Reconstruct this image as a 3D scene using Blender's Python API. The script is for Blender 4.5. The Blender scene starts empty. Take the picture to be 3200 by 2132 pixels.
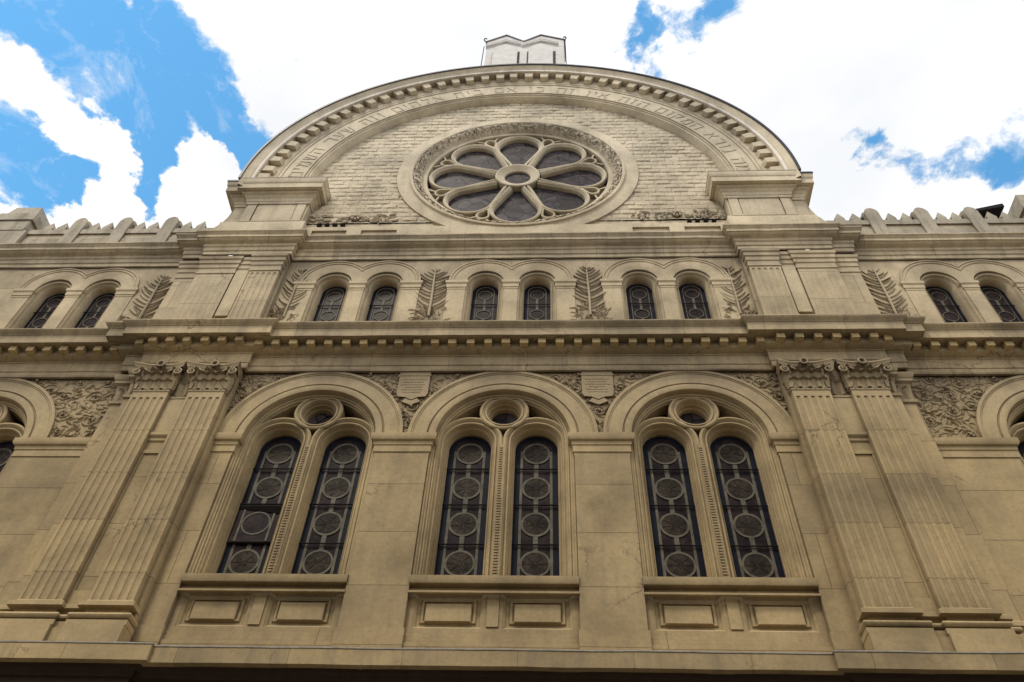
import bpy, bmesh, math, random
from mathutils import Vector, Matrix, noise
from mathutils.geometry import tessellate_polygon
PI = math.pi
random.seed(7)
sc = bpy.context.scene
C = sc.collection

# ------------------------------------------------------------------ materials
def nodes_of(name):
    m = bpy.data.materials.new(name)
    m.use_nodes = True
    nt = m.node_tree
    for n in list(nt.nodes):
        nt.nodes.remove(n)
    out = nt.nodes.new('ShaderNodeOutputMaterial')
    b = nt.nodes.new('ShaderNodeBsdfPrincipled')
    nt.links.new(b.outputs[0], out.inputs[0])
    return m, nt, b

def N(nt, t, **kw):
    n = nt.nodes.new(t)
    for k, v in kw.items():
        if k.startswith('_'):
            setattr(n, k[1:], v)
        else:
            n.inputs[k].default_value = v
    return n

def math_node(nt, op, a, b=None, clamp=False):
    n = nt.nodes.new('ShaderNodeMath'); n.operation = op; n.use_clamp = clamp
    for i, v in enumerate((a, b)):
        if v is None: continue
        if isinstance(v, (int, float)): n.inputs[i].default_value = v
        else: nt.links.new(v, n.inputs[i])
    return n.outputs[0]

def mixcol(nt, fac, a, b, mode='MIX'):
    n = nt.nodes.new('ShaderNodeMix'); n.data_type = 'RGBA'; n.blend_type = mode
    for i, v in ((0, fac), (6, a), (7, b)):
        if isinstance(v, (int, float)): n.inputs[i].default_value = v
        elif isinstance(v, tuple): n.inputs[i].default_value = (*v[:3], 1)
        else: nt.links.new(v, n.inputs[i])
    return n.outputs[2]

def ramp(nt, src, stops):
    n = nt.nodes.new('ShaderNodeValToRGB')
    el = n.color_ramp.elements
    while len(el) > 1: el.remove(el[0])
    el[0].position = stops[0][0]; el[0].color = (*([stops[0][1]]*3), 1)
    for p, v in stops[1:]:
        e = el.new(p); e.color = (v, v, v, 1)
    nt.links.new(src, n.inputs[0])
    return n.outputs[0]

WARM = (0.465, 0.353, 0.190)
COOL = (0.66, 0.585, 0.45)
def stone(name, tint=(1, 1, 1), joints=True, rough_bump=0.15, grime_shade=0.55, streak=0.25, crack=0.0):
    m, nt, b = nodes_of(name)
    L = nt.links
    geo = N(nt, 'ShaderNodeNewGeometry')
    pos = geo.outputs['Position']
    sep = N(nt, 'ShaderNodeSeparateXYZ'); L.new(pos, sep.inputs[0])
    # light gradient painted into the stone: warm low down, paler and greyer higher up
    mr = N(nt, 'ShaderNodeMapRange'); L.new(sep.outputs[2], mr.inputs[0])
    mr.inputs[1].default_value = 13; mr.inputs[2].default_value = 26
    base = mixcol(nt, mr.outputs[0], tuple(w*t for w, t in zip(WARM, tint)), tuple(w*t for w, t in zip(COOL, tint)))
    n1 = N(nt, 'ShaderNodeTexNoise', Scale=0.8, Detail=6, Roughness=0.6); L.new(pos, n1.inputs['Vector'])
    f1 = ramp(nt, n1.outputs[0], [(0.28, 0.62), (0.5, 0.98), (0.72, 1.20)])
    base = mixcol(nt, 1.0, base, f1, 'MULTIPLY')
    n2 = N(nt, 'ShaderNodeTexNoise', Scale=14, Detail=5, Roughness=0.7); L.new(pos, n2.inputs['Vector'])
    f2 = ramp(nt, n2.outputs[0], [(0.25, 0.80), (0.5, 1.0), (0.8, 1.12)])
    base = mixcol(nt, 1.0, base, f2, 'MULTIPLY')
    n0 = N(nt, 'ShaderNodeTexNoise', Scale=0.27, Detail=5, Roughness=0.6); L.new(pos, n0.inputs['Vector'])
    base = mixcol(nt, 1.0, base, ramp(nt, n0.outputs[0], [(0.32, 0.74), (0.52, 1.0), (0.70, 1.12)]), 'MULTIPLY')
    # rain streaks: noise stretched along the vertical
    mp = N(nt, 'ShaderNodeMapping'); mp.inputs['Scale'].default_value = (3.2, 3.2, 0.35); L.new(pos, mp.inputs[0])
    n3 = N(nt, 'ShaderNodeTexNoise', Scale=1.3, Detail=5, Roughness=0.65); L.new(mp.outputs[0], n3.inputs['Vector'])
    f3 = ramp(nt, n3.outputs[0], [(0.30, 1.0), (0.52, 0.0)])
    f3 = math_node(nt, 'MULTIPLY', f3, streak)
    base = mixcol(nt, f3, base, (0.20, 0.165, 0.12))
    # brown soot in the sheltered bands under the cornices
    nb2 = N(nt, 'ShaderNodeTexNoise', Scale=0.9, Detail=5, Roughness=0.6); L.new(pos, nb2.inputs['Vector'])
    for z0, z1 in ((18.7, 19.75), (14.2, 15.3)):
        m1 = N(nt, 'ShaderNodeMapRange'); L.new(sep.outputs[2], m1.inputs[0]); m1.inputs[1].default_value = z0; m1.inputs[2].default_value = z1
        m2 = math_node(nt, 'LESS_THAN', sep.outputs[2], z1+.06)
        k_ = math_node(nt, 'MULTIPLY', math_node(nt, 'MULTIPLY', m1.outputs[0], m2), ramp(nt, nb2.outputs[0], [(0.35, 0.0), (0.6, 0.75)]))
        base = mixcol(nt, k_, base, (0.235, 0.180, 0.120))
    # patches of slightly different blocks
    cmb = N(nt, 'ShaderNodeCombineXYZ'); L.new(sep.outputs[0], cmb.inputs[0]); L.new(sep.outputs[2], cmb.inputs[1])
    hsrc = None
    if joints:
        off = N(nt, 'ShaderNodeVectorMath', _operation='ADD'); L.new(cmb.outputs[0], off.inputs[0]); off.inputs[1].default_value = (0.0, 0.31, 0)
        wob = N(nt, 'ShaderNodeTexNoise', Scale=1.1, Detail=2); L.new(pos, wob.inputs['Vector'])
        wv = N(nt, 'ShaderNodeVectorMath', _operation='SCALE'); L.new(wob.outputs['Color'], wv.inputs[0]); wv.inputs['Scale'].default_value = 0.02
        off2 = N(nt, 'ShaderNodeVectorMath', _operation='ADD'); L.new(off.outputs[0], off2.inputs[0]); L.new(wv.outputs[0], off2.inputs[1])
        br = N(nt, 'ShaderNodeTexBrick', Scale=1.0); L.new(off2.outputs[0], br.inputs['Vector'])
        br.inputs['Mortar Size'].default_value = 0.009; br.inputs['Mortar Smooth'].default_value = 0.2
        if joints == 'vert':
            br.inputs['Row Height'].default_value = 60.0; off.inputs[1].default_value = (0.4, 7.0, 0)
            br.inputs['Mortar Size'].default_value = 0.006
        if joints == 'brick':
            off.inputs[1].default_value = (0, 0, 0); wv.inputs['Scale'].default_value = 0.05
            br.inputs['Mortar Size'].default_value = 0.013; br.inputs['Mortar Smooth'].default_value = 0.5
        br.inputs['Brick Width'].default_value = 1.75 if joints == 'vert' else 5.7
        if joints != 'vert': br.inputs['Row Height'].default_value = 1.13
        br.inputs['Color1'].default_value = (0.82, 0.82, 0.84, 1); br.inputs['Color2'].default_value = (1.10, 1.09, 1.06, 1)
        if joints == 'brick':
            br.inputs['Brick Width'].default_value = .46; br.inputs['Row Height'].default_value = .24
            br.inputs['Color1'].default_value = (0.93, 0.93, 0.93, 1); br.inputs['Color2'].default_value = (1.07, 1.07, 1.06, 1)
        br.inputs['Mortar'].default_value = (0.60, 0.57, 0.53, 1) if joints == 'brick' else (0.52, 0.49, 0.45, 1); br.offset = 0.5
        base = mixcol(nt, 1.0, base, br.outputs['Color'], 'MULTIPLY')
    if joints in (True, 'vert'):                                       # a few hairline cracks and chips
        cd = N(nt, 'ShaderNodeTexNoise', Scale=3.0, Detail=6, Roughness=0.7); L.new(pos, cd.inputs['Vector'])
        cv = N(nt, 'ShaderNodeVectorMath', _operation='SCALE'); L.new(cd.outputs['Color'], cv.inputs[0]); cv.inputs['Scale'].default_value = 0.55
        ca = N(nt, 'ShaderNodeVectorMath', _operation='ADD'); L.new(pos, ca.inputs[0]); L.new(cv.outputs[0], ca.inputs[1])
        vo_ = N(nt, 'ShaderNodeTexVoronoi', Scale=0.9); vo_.feature = 'DISTANCE_TO_EDGE'; L.new(ca.outputs[0], vo_.inputs['Vector'])
        cm = N(nt, 'ShaderNodeTexNoise', Scale=0.55, Detail=4); L.new(pos, cm.inputs['Vector'])
        ck = math_node(nt, 'MULTIPLY', ramp(nt, vo_.outputs['Distance'], [(0.004, 1.0), (0.013, 0.0)]), ramp(nt, cm.outputs[0], [(0.52, 0.0), (0.62, 0.75)]))
        base = mixcol(nt, ck, base, (0.10, 0.07, 0.045))
    # shade of crevices and soffits painted into the colour, together with dirt
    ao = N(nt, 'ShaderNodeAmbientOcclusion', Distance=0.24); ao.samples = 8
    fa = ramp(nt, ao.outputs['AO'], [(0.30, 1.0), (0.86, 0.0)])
    fa = math_node(nt, 'MULTIPLY', fa, grime_shade)
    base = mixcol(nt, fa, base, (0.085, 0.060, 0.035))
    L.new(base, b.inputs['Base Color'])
    b.inputs['Roughness'].default_value = 0.88
    bp = N(nt, 'ShaderNodeBump', Strength=rough_bump, Distance=0.03)
    nb = N(nt, 'ShaderNodeTexNoise', Scale=22, Detail=6, Roughness=0.7); L.new(pos, nb.inputs['Vector'])
    L.new(nb.outputs[0], bp.inputs['Height'])
    L.new(bp.outputs[0], b.inputs['Normal'])
    return m

M = {}
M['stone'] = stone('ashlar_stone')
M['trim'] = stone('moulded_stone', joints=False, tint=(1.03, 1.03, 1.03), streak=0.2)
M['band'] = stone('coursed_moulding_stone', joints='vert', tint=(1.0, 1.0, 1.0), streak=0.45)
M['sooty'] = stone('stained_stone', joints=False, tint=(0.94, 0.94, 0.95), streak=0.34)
M['carved'] = stone('carved_stone', tint=(0.90, 0.90, 0.92), joints=False, rough_bump=0.5, grime_shade=0.9, streak=0.15)
M['rubble'] = stone('rock_faced_stone', tint=(1.08, 1.08, 1.10), joints='brick', rough_bump=0.6, grime_shade=0.7, streak=0.1)
M['block'] = stone('rough_block_stone', tint=(1.0, 1.0, 1.0), joints=False, rough_bump=0.8, grime_shade=0.6, streak=0.1)
M['weathered'] = stone('weathered_stone', tint=(0.86, 0.90, 1.0), joints=False, rough_bump=0.9, grime_shade=0.8, streak=0.7)
M['flashing_stone'] = stone('pale_fillet_stone', tint=(1.25, 1.32, 1.55), joints=False, grime_shade=0.2, streak=0.25)
M['dentil'] = stone('bounce_lit_stone', tint=(1.14, 1.09, 0.90), joints=False, grime_shade=0.45, streak=0.5)  # yellow bounce light on the dentils painted into the tint

def plain(name, col, rough=0.6, metal=0.0, vary=0.2, scale=6, spec=0.5, bump=0.0):
    m, nt, b = nodes_of(name)
    geo = N(nt, 'ShaderNodeNewGeometry')
    n = N(nt, 'ShaderNodeTexNoise', Scale=scale, Detail=5, Roughness=0.6); nt.links.new(geo.outputs['Position'], n.inputs['Vector'])
    f = ramp(nt, n.outputs[0], [(0.25, 1 - vary), (0.75, 1 + vary)])
    c = mixcol(nt, 1.0, col, f, 'MULTIPLY')
    nt.links.new(c, b.inputs['Base Color'])
    b.inputs['Roughness'].default_value = rough; b.inputs['Metallic'].default_value = metal
    b.inputs['Specular IOR Level'].default_value = spec
    if bump:
        bp = N(nt, 'ShaderNodeBump', Strength=bump, Distance=0.02); nt.links.new(n.outputs[0], bp.inputs['Height']); nt.links.new(bp.outputs[0], b.inputs['Normal'])
    return m
M['white'] = plain('white_render', (0.74, 0.73, 0.72), 0.85, vary=0.13, scale=4, bump=0.4)
M['slot'] = plain('grey_recess', (0.10, 0.09, 0.09), 0.9)
M['slate'] = plain('dark_metal_edging', (0.012, 0.016, 0.035), 0.45, 0.3)
M['lead'] = plain('pale_glass_strip', (0.125, 0.113, 0.085), 0.6, vary=0.5, scale=7, spec=0.2)
M['iron'] = plain('black_iron', (0.010, 0.009, 0.010), 0.7, spec=0.12)
M['navy'] = plain('navy_glass_border', (0.008, 0.010, 0.020), 0.5, vary=0.6, scale=3, spec=0.08)
M['flashing'] = plain('zinc_flashing', (0.36, 0.335, 0.29), 0.7, 0.0, vary=0.35)
M['brown'] = plain('dark_brown_moulding', (0.050, 0.030, 0.020), 0.6, vary=0.25)
M['asphalt'] = plain('asphalt', (0.05, 0.05, 0.052), 0.9, scale=3, bump=0.3)
M['paving'] = plain('pavement_stone', (0.30, 0.28, 0.25), 0.85, scale=2, bump=0.2)
M['roof'] = plain('zinc_roof', (0.16, 0.17, 0.19), 0.5, 0.3)
M['render'] = plain('cream_render', (0.50, 0.42, 0.29), 0.9, scale=1.5)

def stained(name, a, bcol, scale=9.0, leadw=0.03):
    m, nt, b = nodes_of(name); L = nt.links
    geo = N(nt, 'ShaderNodeNewGeometry')
    v = N(nt, 'ShaderNodeTexVoronoi', Scale=scale); v.feature = 'DISTANCE_TO_EDGE'; L.new(geo.outputs['Position'], v.inputs['Vector'])
    v2 = N(nt, 'ShaderNodeTexVoronoi', Scale=scale); L.new(geo.outputs['Position'], v2.inputs['Vector'])
    sp = N(nt, 'ShaderNodeSeparateColor'); L.new(v2.outputs['Color'], sp.inputs[0])
    c = mixcol(nt, sp.outputs[0], a, bcol)
    c = mixcol(nt, math_node(nt, 'MULTIPLY', sp.outputs[2], 0.35), c, (0.045, 0.020, 0.024))
    n = N(nt, 'ShaderNodeTexNoise', Scale=3.0, Detail=4); L.new(geo.outputs['Position'], n.inputs['Vector'])
    c = mixcol(nt, 1.0, c, ramp(nt, n.outputs[0], [(0.3, 0.5), (0.7, 1.5)]), 'MULTIPLY')
    e = ramp(nt, v.outputs['Distance'], [(leadw*0.5, 1.0), (leadw, 0.0)])
    c = mixcol(nt, e, c, (0.006, 0.006, 0.008))
    L.new(c, b.inputs['Base Color'])
    b.inputs['Roughness'].default_value = 0.42
    b.inputs['Specular IOR Level'].default_value = 0.07
    bp = N(nt, 'ShaderNodeBump', Strength=0.3, Distance=0.02); L.new(sp.outputs[1], bp.inputs['Height']); L.new(bp.outputs[0], b.inputs['Normal'])
    return m
M['glass'] = stained('leaded_glass', (0.010, 0.007, 0.009), (0.030, 0.022, 0.020), 9)
M['rosette_glass'] = stained('rosette_glass', (0.026, 0.022, 0.014), (0.062, 0.052, 0.036), 16)
M['rose_glass'] = stained('rose_glass', (0.040, 0.036, 0.042), (0.080, 0.074, 0.084), 2.6, 0.035)
M['dark'] = plain('dark_interior', (0.010, 0.008, 0.007), 0.9, spec=0.05)

# ------------------------------------------------------------------ mesh helpers
class MB:
    def __init__(s): s.v = []; s.f = []
    def add(s, vs, fs):
        o = len(s.v); s.v += [tuple(p) for p in vs]; s.f += [tuple(i + o for i in f) for f in fs]; return s
    def box(s, x0, x1, y0, y1, z0, z1):
        return s.add([(x0,y0,z0),(x1,y0,z0),(x1,y1,z0),(x0,y1,z0),(x0,y0,z1),(x1,y0,z1),(x1,y1,z1),(x0,y1,z1)],
                     [(0,3,2,1),(4,5,6,7),(0,1,5,4),(1,2,6,5),(2,3,7,6),(3,0,4,7)])
    def poly(s, pts, y, holes=()):
        loops = [[Vector((p[0], p[1], 0)) for p in l] for l in (pts, *holes)]
        tris = tessellate_polygon(loops)
        flat = [(p.x, y, p.y) for l in loops for p in l]
        return s.add(flat, tris)
    def prism(s, pts, y0, y1):
        n = len(pts)
        s.poly(pts, y0)
        return s.add([(x, y0, z) for x, z in pts] + [(x, y1, z) for x, z in pts], [(i, (i+1) % n, n + (i+1) % n, n + i) for i in range(n)])
    def bar(s, p, q, w, d, y):                                     # straight strip in the wall plane, front at y-d
        dx, dz = q[0]-p[0], q[1]-p[1]; l = math.hypot(dx, dz) or 1; nx, nz = -dz/l*w/2, dx/l*w/2
        pts = [(p[0]-nx, p[1]-nz), (q[0]-nx, q[1]-nz), (q[0]+nx, q[1]+nz), (p[0]+nx, p[1]+nz)]
        return s.prism(pts, y-d, y)
    def tube(s, path, radii, seg=8, closed=False):
        n = len(path); rings = []
        for i, p in enumerate(path):
            p = Vector(p); a = Vector(path[i-1] if (i or closed) else path[0]); b = Vector(path[(i+1) % n] if (i < n-1 or closed) else path[-1])
            t = (b-a).normalized(); u = t.cross(Vector((0,1,0)))
            if u.length < 1e-3: u = t.cross(Vector((1,0,0)))
            u.normalize(); w = t.cross(u).normalized()
            r = radii[i] if isinstance(radii, (list, tuple)) else radii
            rings.append([p + u*math.cos(k*2*PI/seg)*r + w*math.sin(k*2*PI/seg)*r for k in range(seg)])
        vs = [q for r_ in rings for q in r_]
        m = n if closed else n-1
        fs = [(i*seg+k, i*seg+(k+1) % seg, ((i+1) % n)*seg+(k+1) % seg, ((i+1) % n)*seg+k) for i in range(m) for k in range(seg)]
        if not closed: fs += [tuple(range(seg)), tuple(range((n-1)*seg, n*seg))]
        return s.add(vs, fs)
    def mirror(s):
        s.v = [(-x, y, z) for x, y, z in s.v]; s.f = [tuple(reversed(f)) for f in s.f]; return s
    def moved(s, dx=0, dy=0, dz=0):
        s.v = [(x+dx, y+dy, z+dz) for x, y, z in s.v]; return s
    def build(s, name, m, parent=None, smooth=True, loc=(0,0,0), clip=None):
        me = bpy.data.meshes.new(name)
        me.from_pydata(s.v, [], s.f)
        if clip:
            bm = bmesh.new(); bm.from_mesh(me)
            for co, no in clip:
                bmesh.ops.bisect_plane(bm, geom=bm.verts[:]+bm.edges[:]+bm.faces[:], plane_co=co, plane_no=no, clear_outer=True)
            bm.to_mesh(me); bm.free()
        me.materials.append(m)
        if smooth:
            me.polygons.foreach_set('use_smooth', [True]*len(me.polygons))
            me.set_sharp_from_angle(angle=math.radians(32))
        me.update()
        o = bpy.data.objects.new(name, me); C.objects.link(o)
        o.location = loc
        if parent is not None: o.parent = parent
        return o

def miters(path, closed, side):
    n = len(path); out = []
    def nrm(a, b):
        dx, dz = b[0]-a[0], b[1]-a[1]; l = math.hypot(dx, dz); return (-dz/l*side, dx/l*side)
    for i in range(n):
        ns = []
        if i > 0 or closed: ns.append(nrm(path[i-1], path[i]))
        if i < n-1 or closed: ns.append(nrm(path[i], path[(i+1) % n]))
        if len(ns) == 1: out.append(ns[0]); continue
        mx, mz = ns[0][0]+ns[1][0], ns[0][1]+ns[1][1]; l2 = mx*mx+mz*mz
        k = 2/l2 if l2 > 0.05 else 1
        out.append((mx*k, mz*k))
    return out

def sweep_xz(mb, path, prof, closed=False, side=1):
    """profile (outward offset, y) carried along a path in the wall plane; outward = left of travel"""
    mi = miters(path, closed, side); k = len(prof); n = len(path)
    vs = [(p[0]+m[0]*a, y, p[1]+m[1]*a) for p, m in zip(path, mi) for a, y in prof]
    e = n if closed else n-1
    return mb.add(vs, [(i*k+j, ((i+1) % n)*k+j, ((i+1) % n)*k+j+1, i*k+j+1) for i in range(e) for j in range(k-1)])

def sweep_plan(mb, path, prof, side=-1, wob=0):
    """profile (projection, z) carried along a plan path; projection = right of travel"""
    mi = miters(path, False, side)
    if wob:                                                           # old stones: courses that sag and step by a few millimetres
        P_, M_ = [path[0]], [mi[0]]
        for i in range(len(path)-1):
            d = math.hypot(path[i+1][0]-path[i][0], path[i+1][1]-path[i][1]); m_ = max(1, int(d/.35))
            dx, dy = (path[i+1][0]-path[i][0])/d, (path[i+1][1]-path[i][1])/d; nn_ = (-dy*side, dx*side)
            for j in range(1, m_):
                P_.append((path[i][0]+dx*d*j/m_, path[i][1]+dy*d*j/m_)); M_.append(nn_)
            P_.append(path[i+1]); M_.append(mi[i+1])
        path, mi = P_, M_
    k = len(prof); n = len(path)
    vs = [(p[0]+m[0]*a, p[1]+m[1]*a, z) for p, m in zip(path, mi) for a, z in prof]
    if wob:
        vs = [(x, y+wob*noise.noise(Vector((x*1.9, z*5, 1))), z+wob*noise.noise(Vector((x*1.3, z*2, 9)))) for x, y, z in vs]
    return mb.add(vs, [(i*k+j, (i+1)*k+j, (i+1)*k+j+1, i*k+j+1) for i in range(n-1) for j in range(k-1)])

def arc(cx, cz, r, a0, a1, n):
    return [(cx+r*math.cos(a0+(a1-a0)*i/n), cz+r*math.sin(a0+(a1-a0)*i/n)) for i in range(n+1)]
def arch_path(cx, h, z0, zc, n=40):
    return [(cx-h, z0)] + arc(cx, zc, h, PI, 0, n) + [(cx+h, z0)]
def circle(cx, cz, r, n=72):
    return [(cx+r*math.cos(-2*PI*i/n), cz+r*math.sin(-2*PI*i/n)) for i in range(n)]

def empty(name, parent=None, loc=(0,0,0)):
    o = bpy.data.objects.new(name, None); C.objects.link(o); o.location = loc
    if parent is not None: o.parent = parent
    return o
def tag(o, label=None, cat=None, group=None, kind=None):
    if label: o['label'] = label
    if cat: o['category'] = cat
    if group: o['group'] = group
    if kind: o['kind'] = kind
    return o
def dup(o, parent, loc):
    c = o.copy(); C.objects.link(c); c.parent = parent; c.location = loc
    for ch in list(o.children):
        d = ch.copy(); C.objects.link(d); d.parent = c
        for g in list(ch.children):
            e = g.copy(); C.objects.link(e); e.parent = d
    return c

# ------------------------------------------------------------------ the building
B = tag(empty('synagogue'), 'ochre stone synagogue front with a round gable, rose window and three tall arched windows', 'building')
WD = 0.15                   # the wings stand this far behind the middle
XE = 17.5
ZC = 13.384                 # springing of the big arches
BIG = [(-11.55, WD), (-4, 0), (0, 0), (4, 0), (11.55, WD)]
TW = [(-11.35, WD), (-3.9, 0), (0, 0), (3.9, 0), (11.35, WD)]
ZT = 18.80                  # springing of the twin windows
PX = (6.36, 7.57)           # pilaster centres

def arch_hole(cx, h, z0, zc, n=36):
    return [(cx+h, z0)] + arc(cx, zc, h, 0, PI, n) + [(cx-h, z0)]
w = MB()
# lower storey
w.poly([(-5.97, 8.5), (5.97, 8.5), (5.97, 15.36), (-5.97, 15.36)], 0.0, [arch_hole(c, 1.46, 8.72, ZC) for c in (-4, 0, 4)])
for s in (-1, 1):
    xs = sorted((8.50*s, XE*s))
    w.poly([(xs[0], 8.5), (xs[1], 8.5), (xs[1], 15.36), (xs[0], 15.36)], WD, [arch_hole(11.55*s, 1.46, 8.72, ZC)])
    a = sorted((5.90*s, 8.18*s)); w.box(a[0], a[1], -0.21, 0.6, 8.45, 15.36)
    a = sorted((8.18*s, 8.56*s)); w.box(a[0], a[1], -0.02, 0.6, 8.45, 15.36)
# upper storey
w.poly([(-5.97, 15.9), (5.97, 15.9), (5.97, 19.9), (-5.97, 19.9)], 0.0, [arch_hole(c+d, 0.465, 16.5, ZT, 28) for c in (-3.9, 0, 3.9) for d in (-.66, .66)])
for s in (-1, 1):
    xs = sorted((8.7*s, XE*s))
    w.poly([(xs[0], 15.9), (xs[1], 15.9), (xs[1], 19.9), (xs[0], 19.9)], WD, [arch_hole(11.35*s+d, 0.465, 16.5, ZT, 28) for d in (-.66, .66)])
    a = sorted((5.90*s, 8.18*s)); w.box(a[0], a[1], -0.12, 0.6, 15.9, 19.9)
    a = sorted((8.18*s, 8.76*s)); w.box(a[0], a[1], -0.03, 0.6, 15.9, 19.9)
# behind the openings, and the street floor below the belt
w.box(-XE, XE, 0.75, 14, 0, 20.2)
w.box(-XE, XE, -0.10, 0.72, 0, 7.72)
wall = w.build('wall', M['stone'], B, smooth=False)

# the pier faces between the windows, a few millimetres proud, each with its impost
IMP = [(0, 12.86), (.012, 12.86), (.012, 12.93), (.035, 12.94), (.035, 13.10), (.055, 13.12), (.06, 13.20), (.10, 13.22), (.125, 13.27), (.125, 13.38), (0, 13.41)]
def pier(x0, x1, y, sides=(True, True)):
    mb = MB()
    mb.box(x0, x1, y-0.02, y+0.3, 9.03, 12.9)
    mb.box(x0-(.03 if sides[0] else 0), x1+(.03 if sides[1] else 0), y-0.05, y+0.3, 8.46, 9.03)
    o = mb.build('pier', M['stone'], B, smooth=False)
    q = MB()
    path = ([(x0, y+.35)] if sides[0] else []) + [(x0, y-.004), (x1, y-.004)] + ([(x1, y+.35)] if sides[1] else [])
    sweep_plan(q, path, IMP)
    q.build('impost', M['trim'], o)
for x in (-2, 2): pier(x-.545, x+.545, 0.0)
pier(-5.90, -5.46, 0.0, (False, True)); pier(5.46, 5.90, 0.0, (True, False))
for s in (-1, 1):
    if s > 0: pier(8.58, 10.10, WD, (False, True)); pier(13.0, 14.5, WD, (True, True))
    else: pier(-10.10, -8.58, WD, (True, False)); pier(-14.5, -13.0, WD, (True, True))

# ------------------------------------------------------------------ big arched windows
def lancet_glass(cx, h, z0, zc):
    return MB().poly(arch_path(cx, h, z0, zc, 24), 0.5)
def make_big():
    W = empty('arched_window', B)
    mb = MB()                                                        # archivolt
    sweep_xz(mb, arc(0, ZC, 1.38, PI, 0, 64),
             [(.57, .03), (.57, -.07), (.505, -.07), (.495, -.05), (.47, -.05), (.46, -.035), (.185, -.035), (.17, -.005), (.145, -.005), (.135, -.045), (.04, -.045), (.0, -.03), (-.005, .16)])
    mb.build('archivolt', M['trim'], W)
    mb = MB()                                                        # stepped jamb and inner arch order
    sweep_xz(mb, arch_path(0, 1.31, 9.95, ZC, 56),
             [(.16, .05), (.13, .03), (.10, .035), (.09, .07), (.055, .075), (.045, .10), (.03, .085), (.005, .09), (-.005, .13), (-.03, .14), (-.045, .19), (-.06, .20), (-.06, .48)])
    mb.build('jamb', M['trim'], W)
    for s in (-1, 1):                                                # lancet surrounds
        mb = MB()
        sweep_xz(mb, arch_path(.69*s, .44, 10.02, 13.42, 44),
                 [(.255, .50), (.25, .17), (.225, .145), (.195, .145), (.17, .17), (.155, .20), (.135, .215), (.12, .19), (.095, .19), (.08, .22), (.07, .29), (.05, .31), (.035, .30), (.02, .33), (.012, .42), (0, .43), (0, .50)])
        clip = [((0, 0, 0), (1, 0, 0))] if s < 0 else [((0, 0, 0), (-1, 0, 0))]
        mb.build('tracery', M['trim'], W, clip=clip)
    mb = MB()                                                        # oculus
    sweep_xz(mb, circle(0, 14.265, .33, 64),
             [(.20, .5), (.195, .15), (.17, .125), (.14, .125), (.12, .16), (.09, .175), (.075, .15), (.05, .15), (.03, .19), (.02, .27), (0, .29), (-.01, .37), (-.03, .39), (-.04, .50)], closed=True)
    mb.build('oculus', M['trim'], W)
    mb = MB()                                                        # carved face of the mullion: two rows of small beads
    mb.box(-.07, .07, .125, .30, 10.03, 13.30)
    z = 10.08
    while z < 13.22:
        r = random.uniform(.026, .036)
        mb.box(-.045, .012, .108, .125, z, z+r)
        if z < 11.9: mb.box(.022, .042, .115, .125, z, z+.022)
        z += .062
    mb.build('mullion', M['carved'], W, smooth=False)
    g = MB(); g.poly(arch_path(0, 1.30, 10.0, ZC, 36), 0.56); g.build('dark_backing', M['dark'], W, smooth=False)
    g = MB(); g.poly(circle(0, 14.265, .31, 40), 0.49); g.build('oculus_glass', M['rose_glass'], W, smooth=False)
    for s in (-1, 1):
        cx = .69*s
        mb = MB(); mb.poly(arch_path(cx, .45, 10.0, 13.42, 24), 0.50); mb.build('glass', M['glass'], W, smooth=False)
        nb = MB()                                                    # navy border strips
        sweep_xz(nb, arch_path(cx, .335, 10.0, 13.42, 24), [(0, .496), (.11, .496)])
        nb.build('glass_border', M['navy'], W, smooth=False)
        lw = MB()                                                    # pale came work: rings, rosettes, side strips
        for k, zz in enumerate((10.66, 11.55, 12.44, 13.36)):
            sweep_xz(lw, circle(cx, zz, .248, 40), [(-.004, .492), (-.004, .484), (.038, .484), (.038, .492)], closed=True)
            if k < 3:
                lw.box(cx-.045, cx+.045, .486, .494, zz+.28, zz+.62 if k < 3 else zz+.3)
        for sx in (-1, 1):
            lw.box(cx+sx*.30-.026, cx+sx*.30+.026, .487, .494, 10.27, 13.42)
        lw.build('came_work', M['lead'], W, smooth=False)
        for k, zz in enumerate((10.66, 11.55, 12.44, 13.36)):
            rs = MB()
            rs.poly(circle(cx, zz, .247, 32), .489)
            for q in range(8):
                a = q*PI/4 + k*.2
                rs.bar((cx+.03*math.cos(a), zz+.03*math.sin(a)), (cx+.235*math.cos(a), zz+.235*math.sin(a)), .012, .004, .487)
            rs.build('roundel', M['rosette_glass'], W, smooth=False)
        for zz in (11.06, 11.99, 12.91):
            MB().tube([(cx-.45, .455, zz), (cx+.45, .455, zz)], .016, 6).build('saddle_bar', M['iron'], W)
    sl = MB()                                                        # sloping sill
    sweep_plan(sl, [(-1.46, -.0), (1.46, -.0)], [(-.1, 9.86), (-.0, 9.87), (.055, 9.88), (.065, 9.90), (.065, 10.03), (-.10, 10.10), (-.5, 10.27)])
    sl.box(-1.46, 1.46, -.045, .02, 9.70, 9.74)
    sl.build('sill', M['sooty'], W)
    return W
big = make_big()
big.location = (BIG[0][0], BIG[0][1], 0)
wins = [big]
for x, y in BIG[1:]:
    wins.append(dup(big, B, (x, y, 0)))

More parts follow.
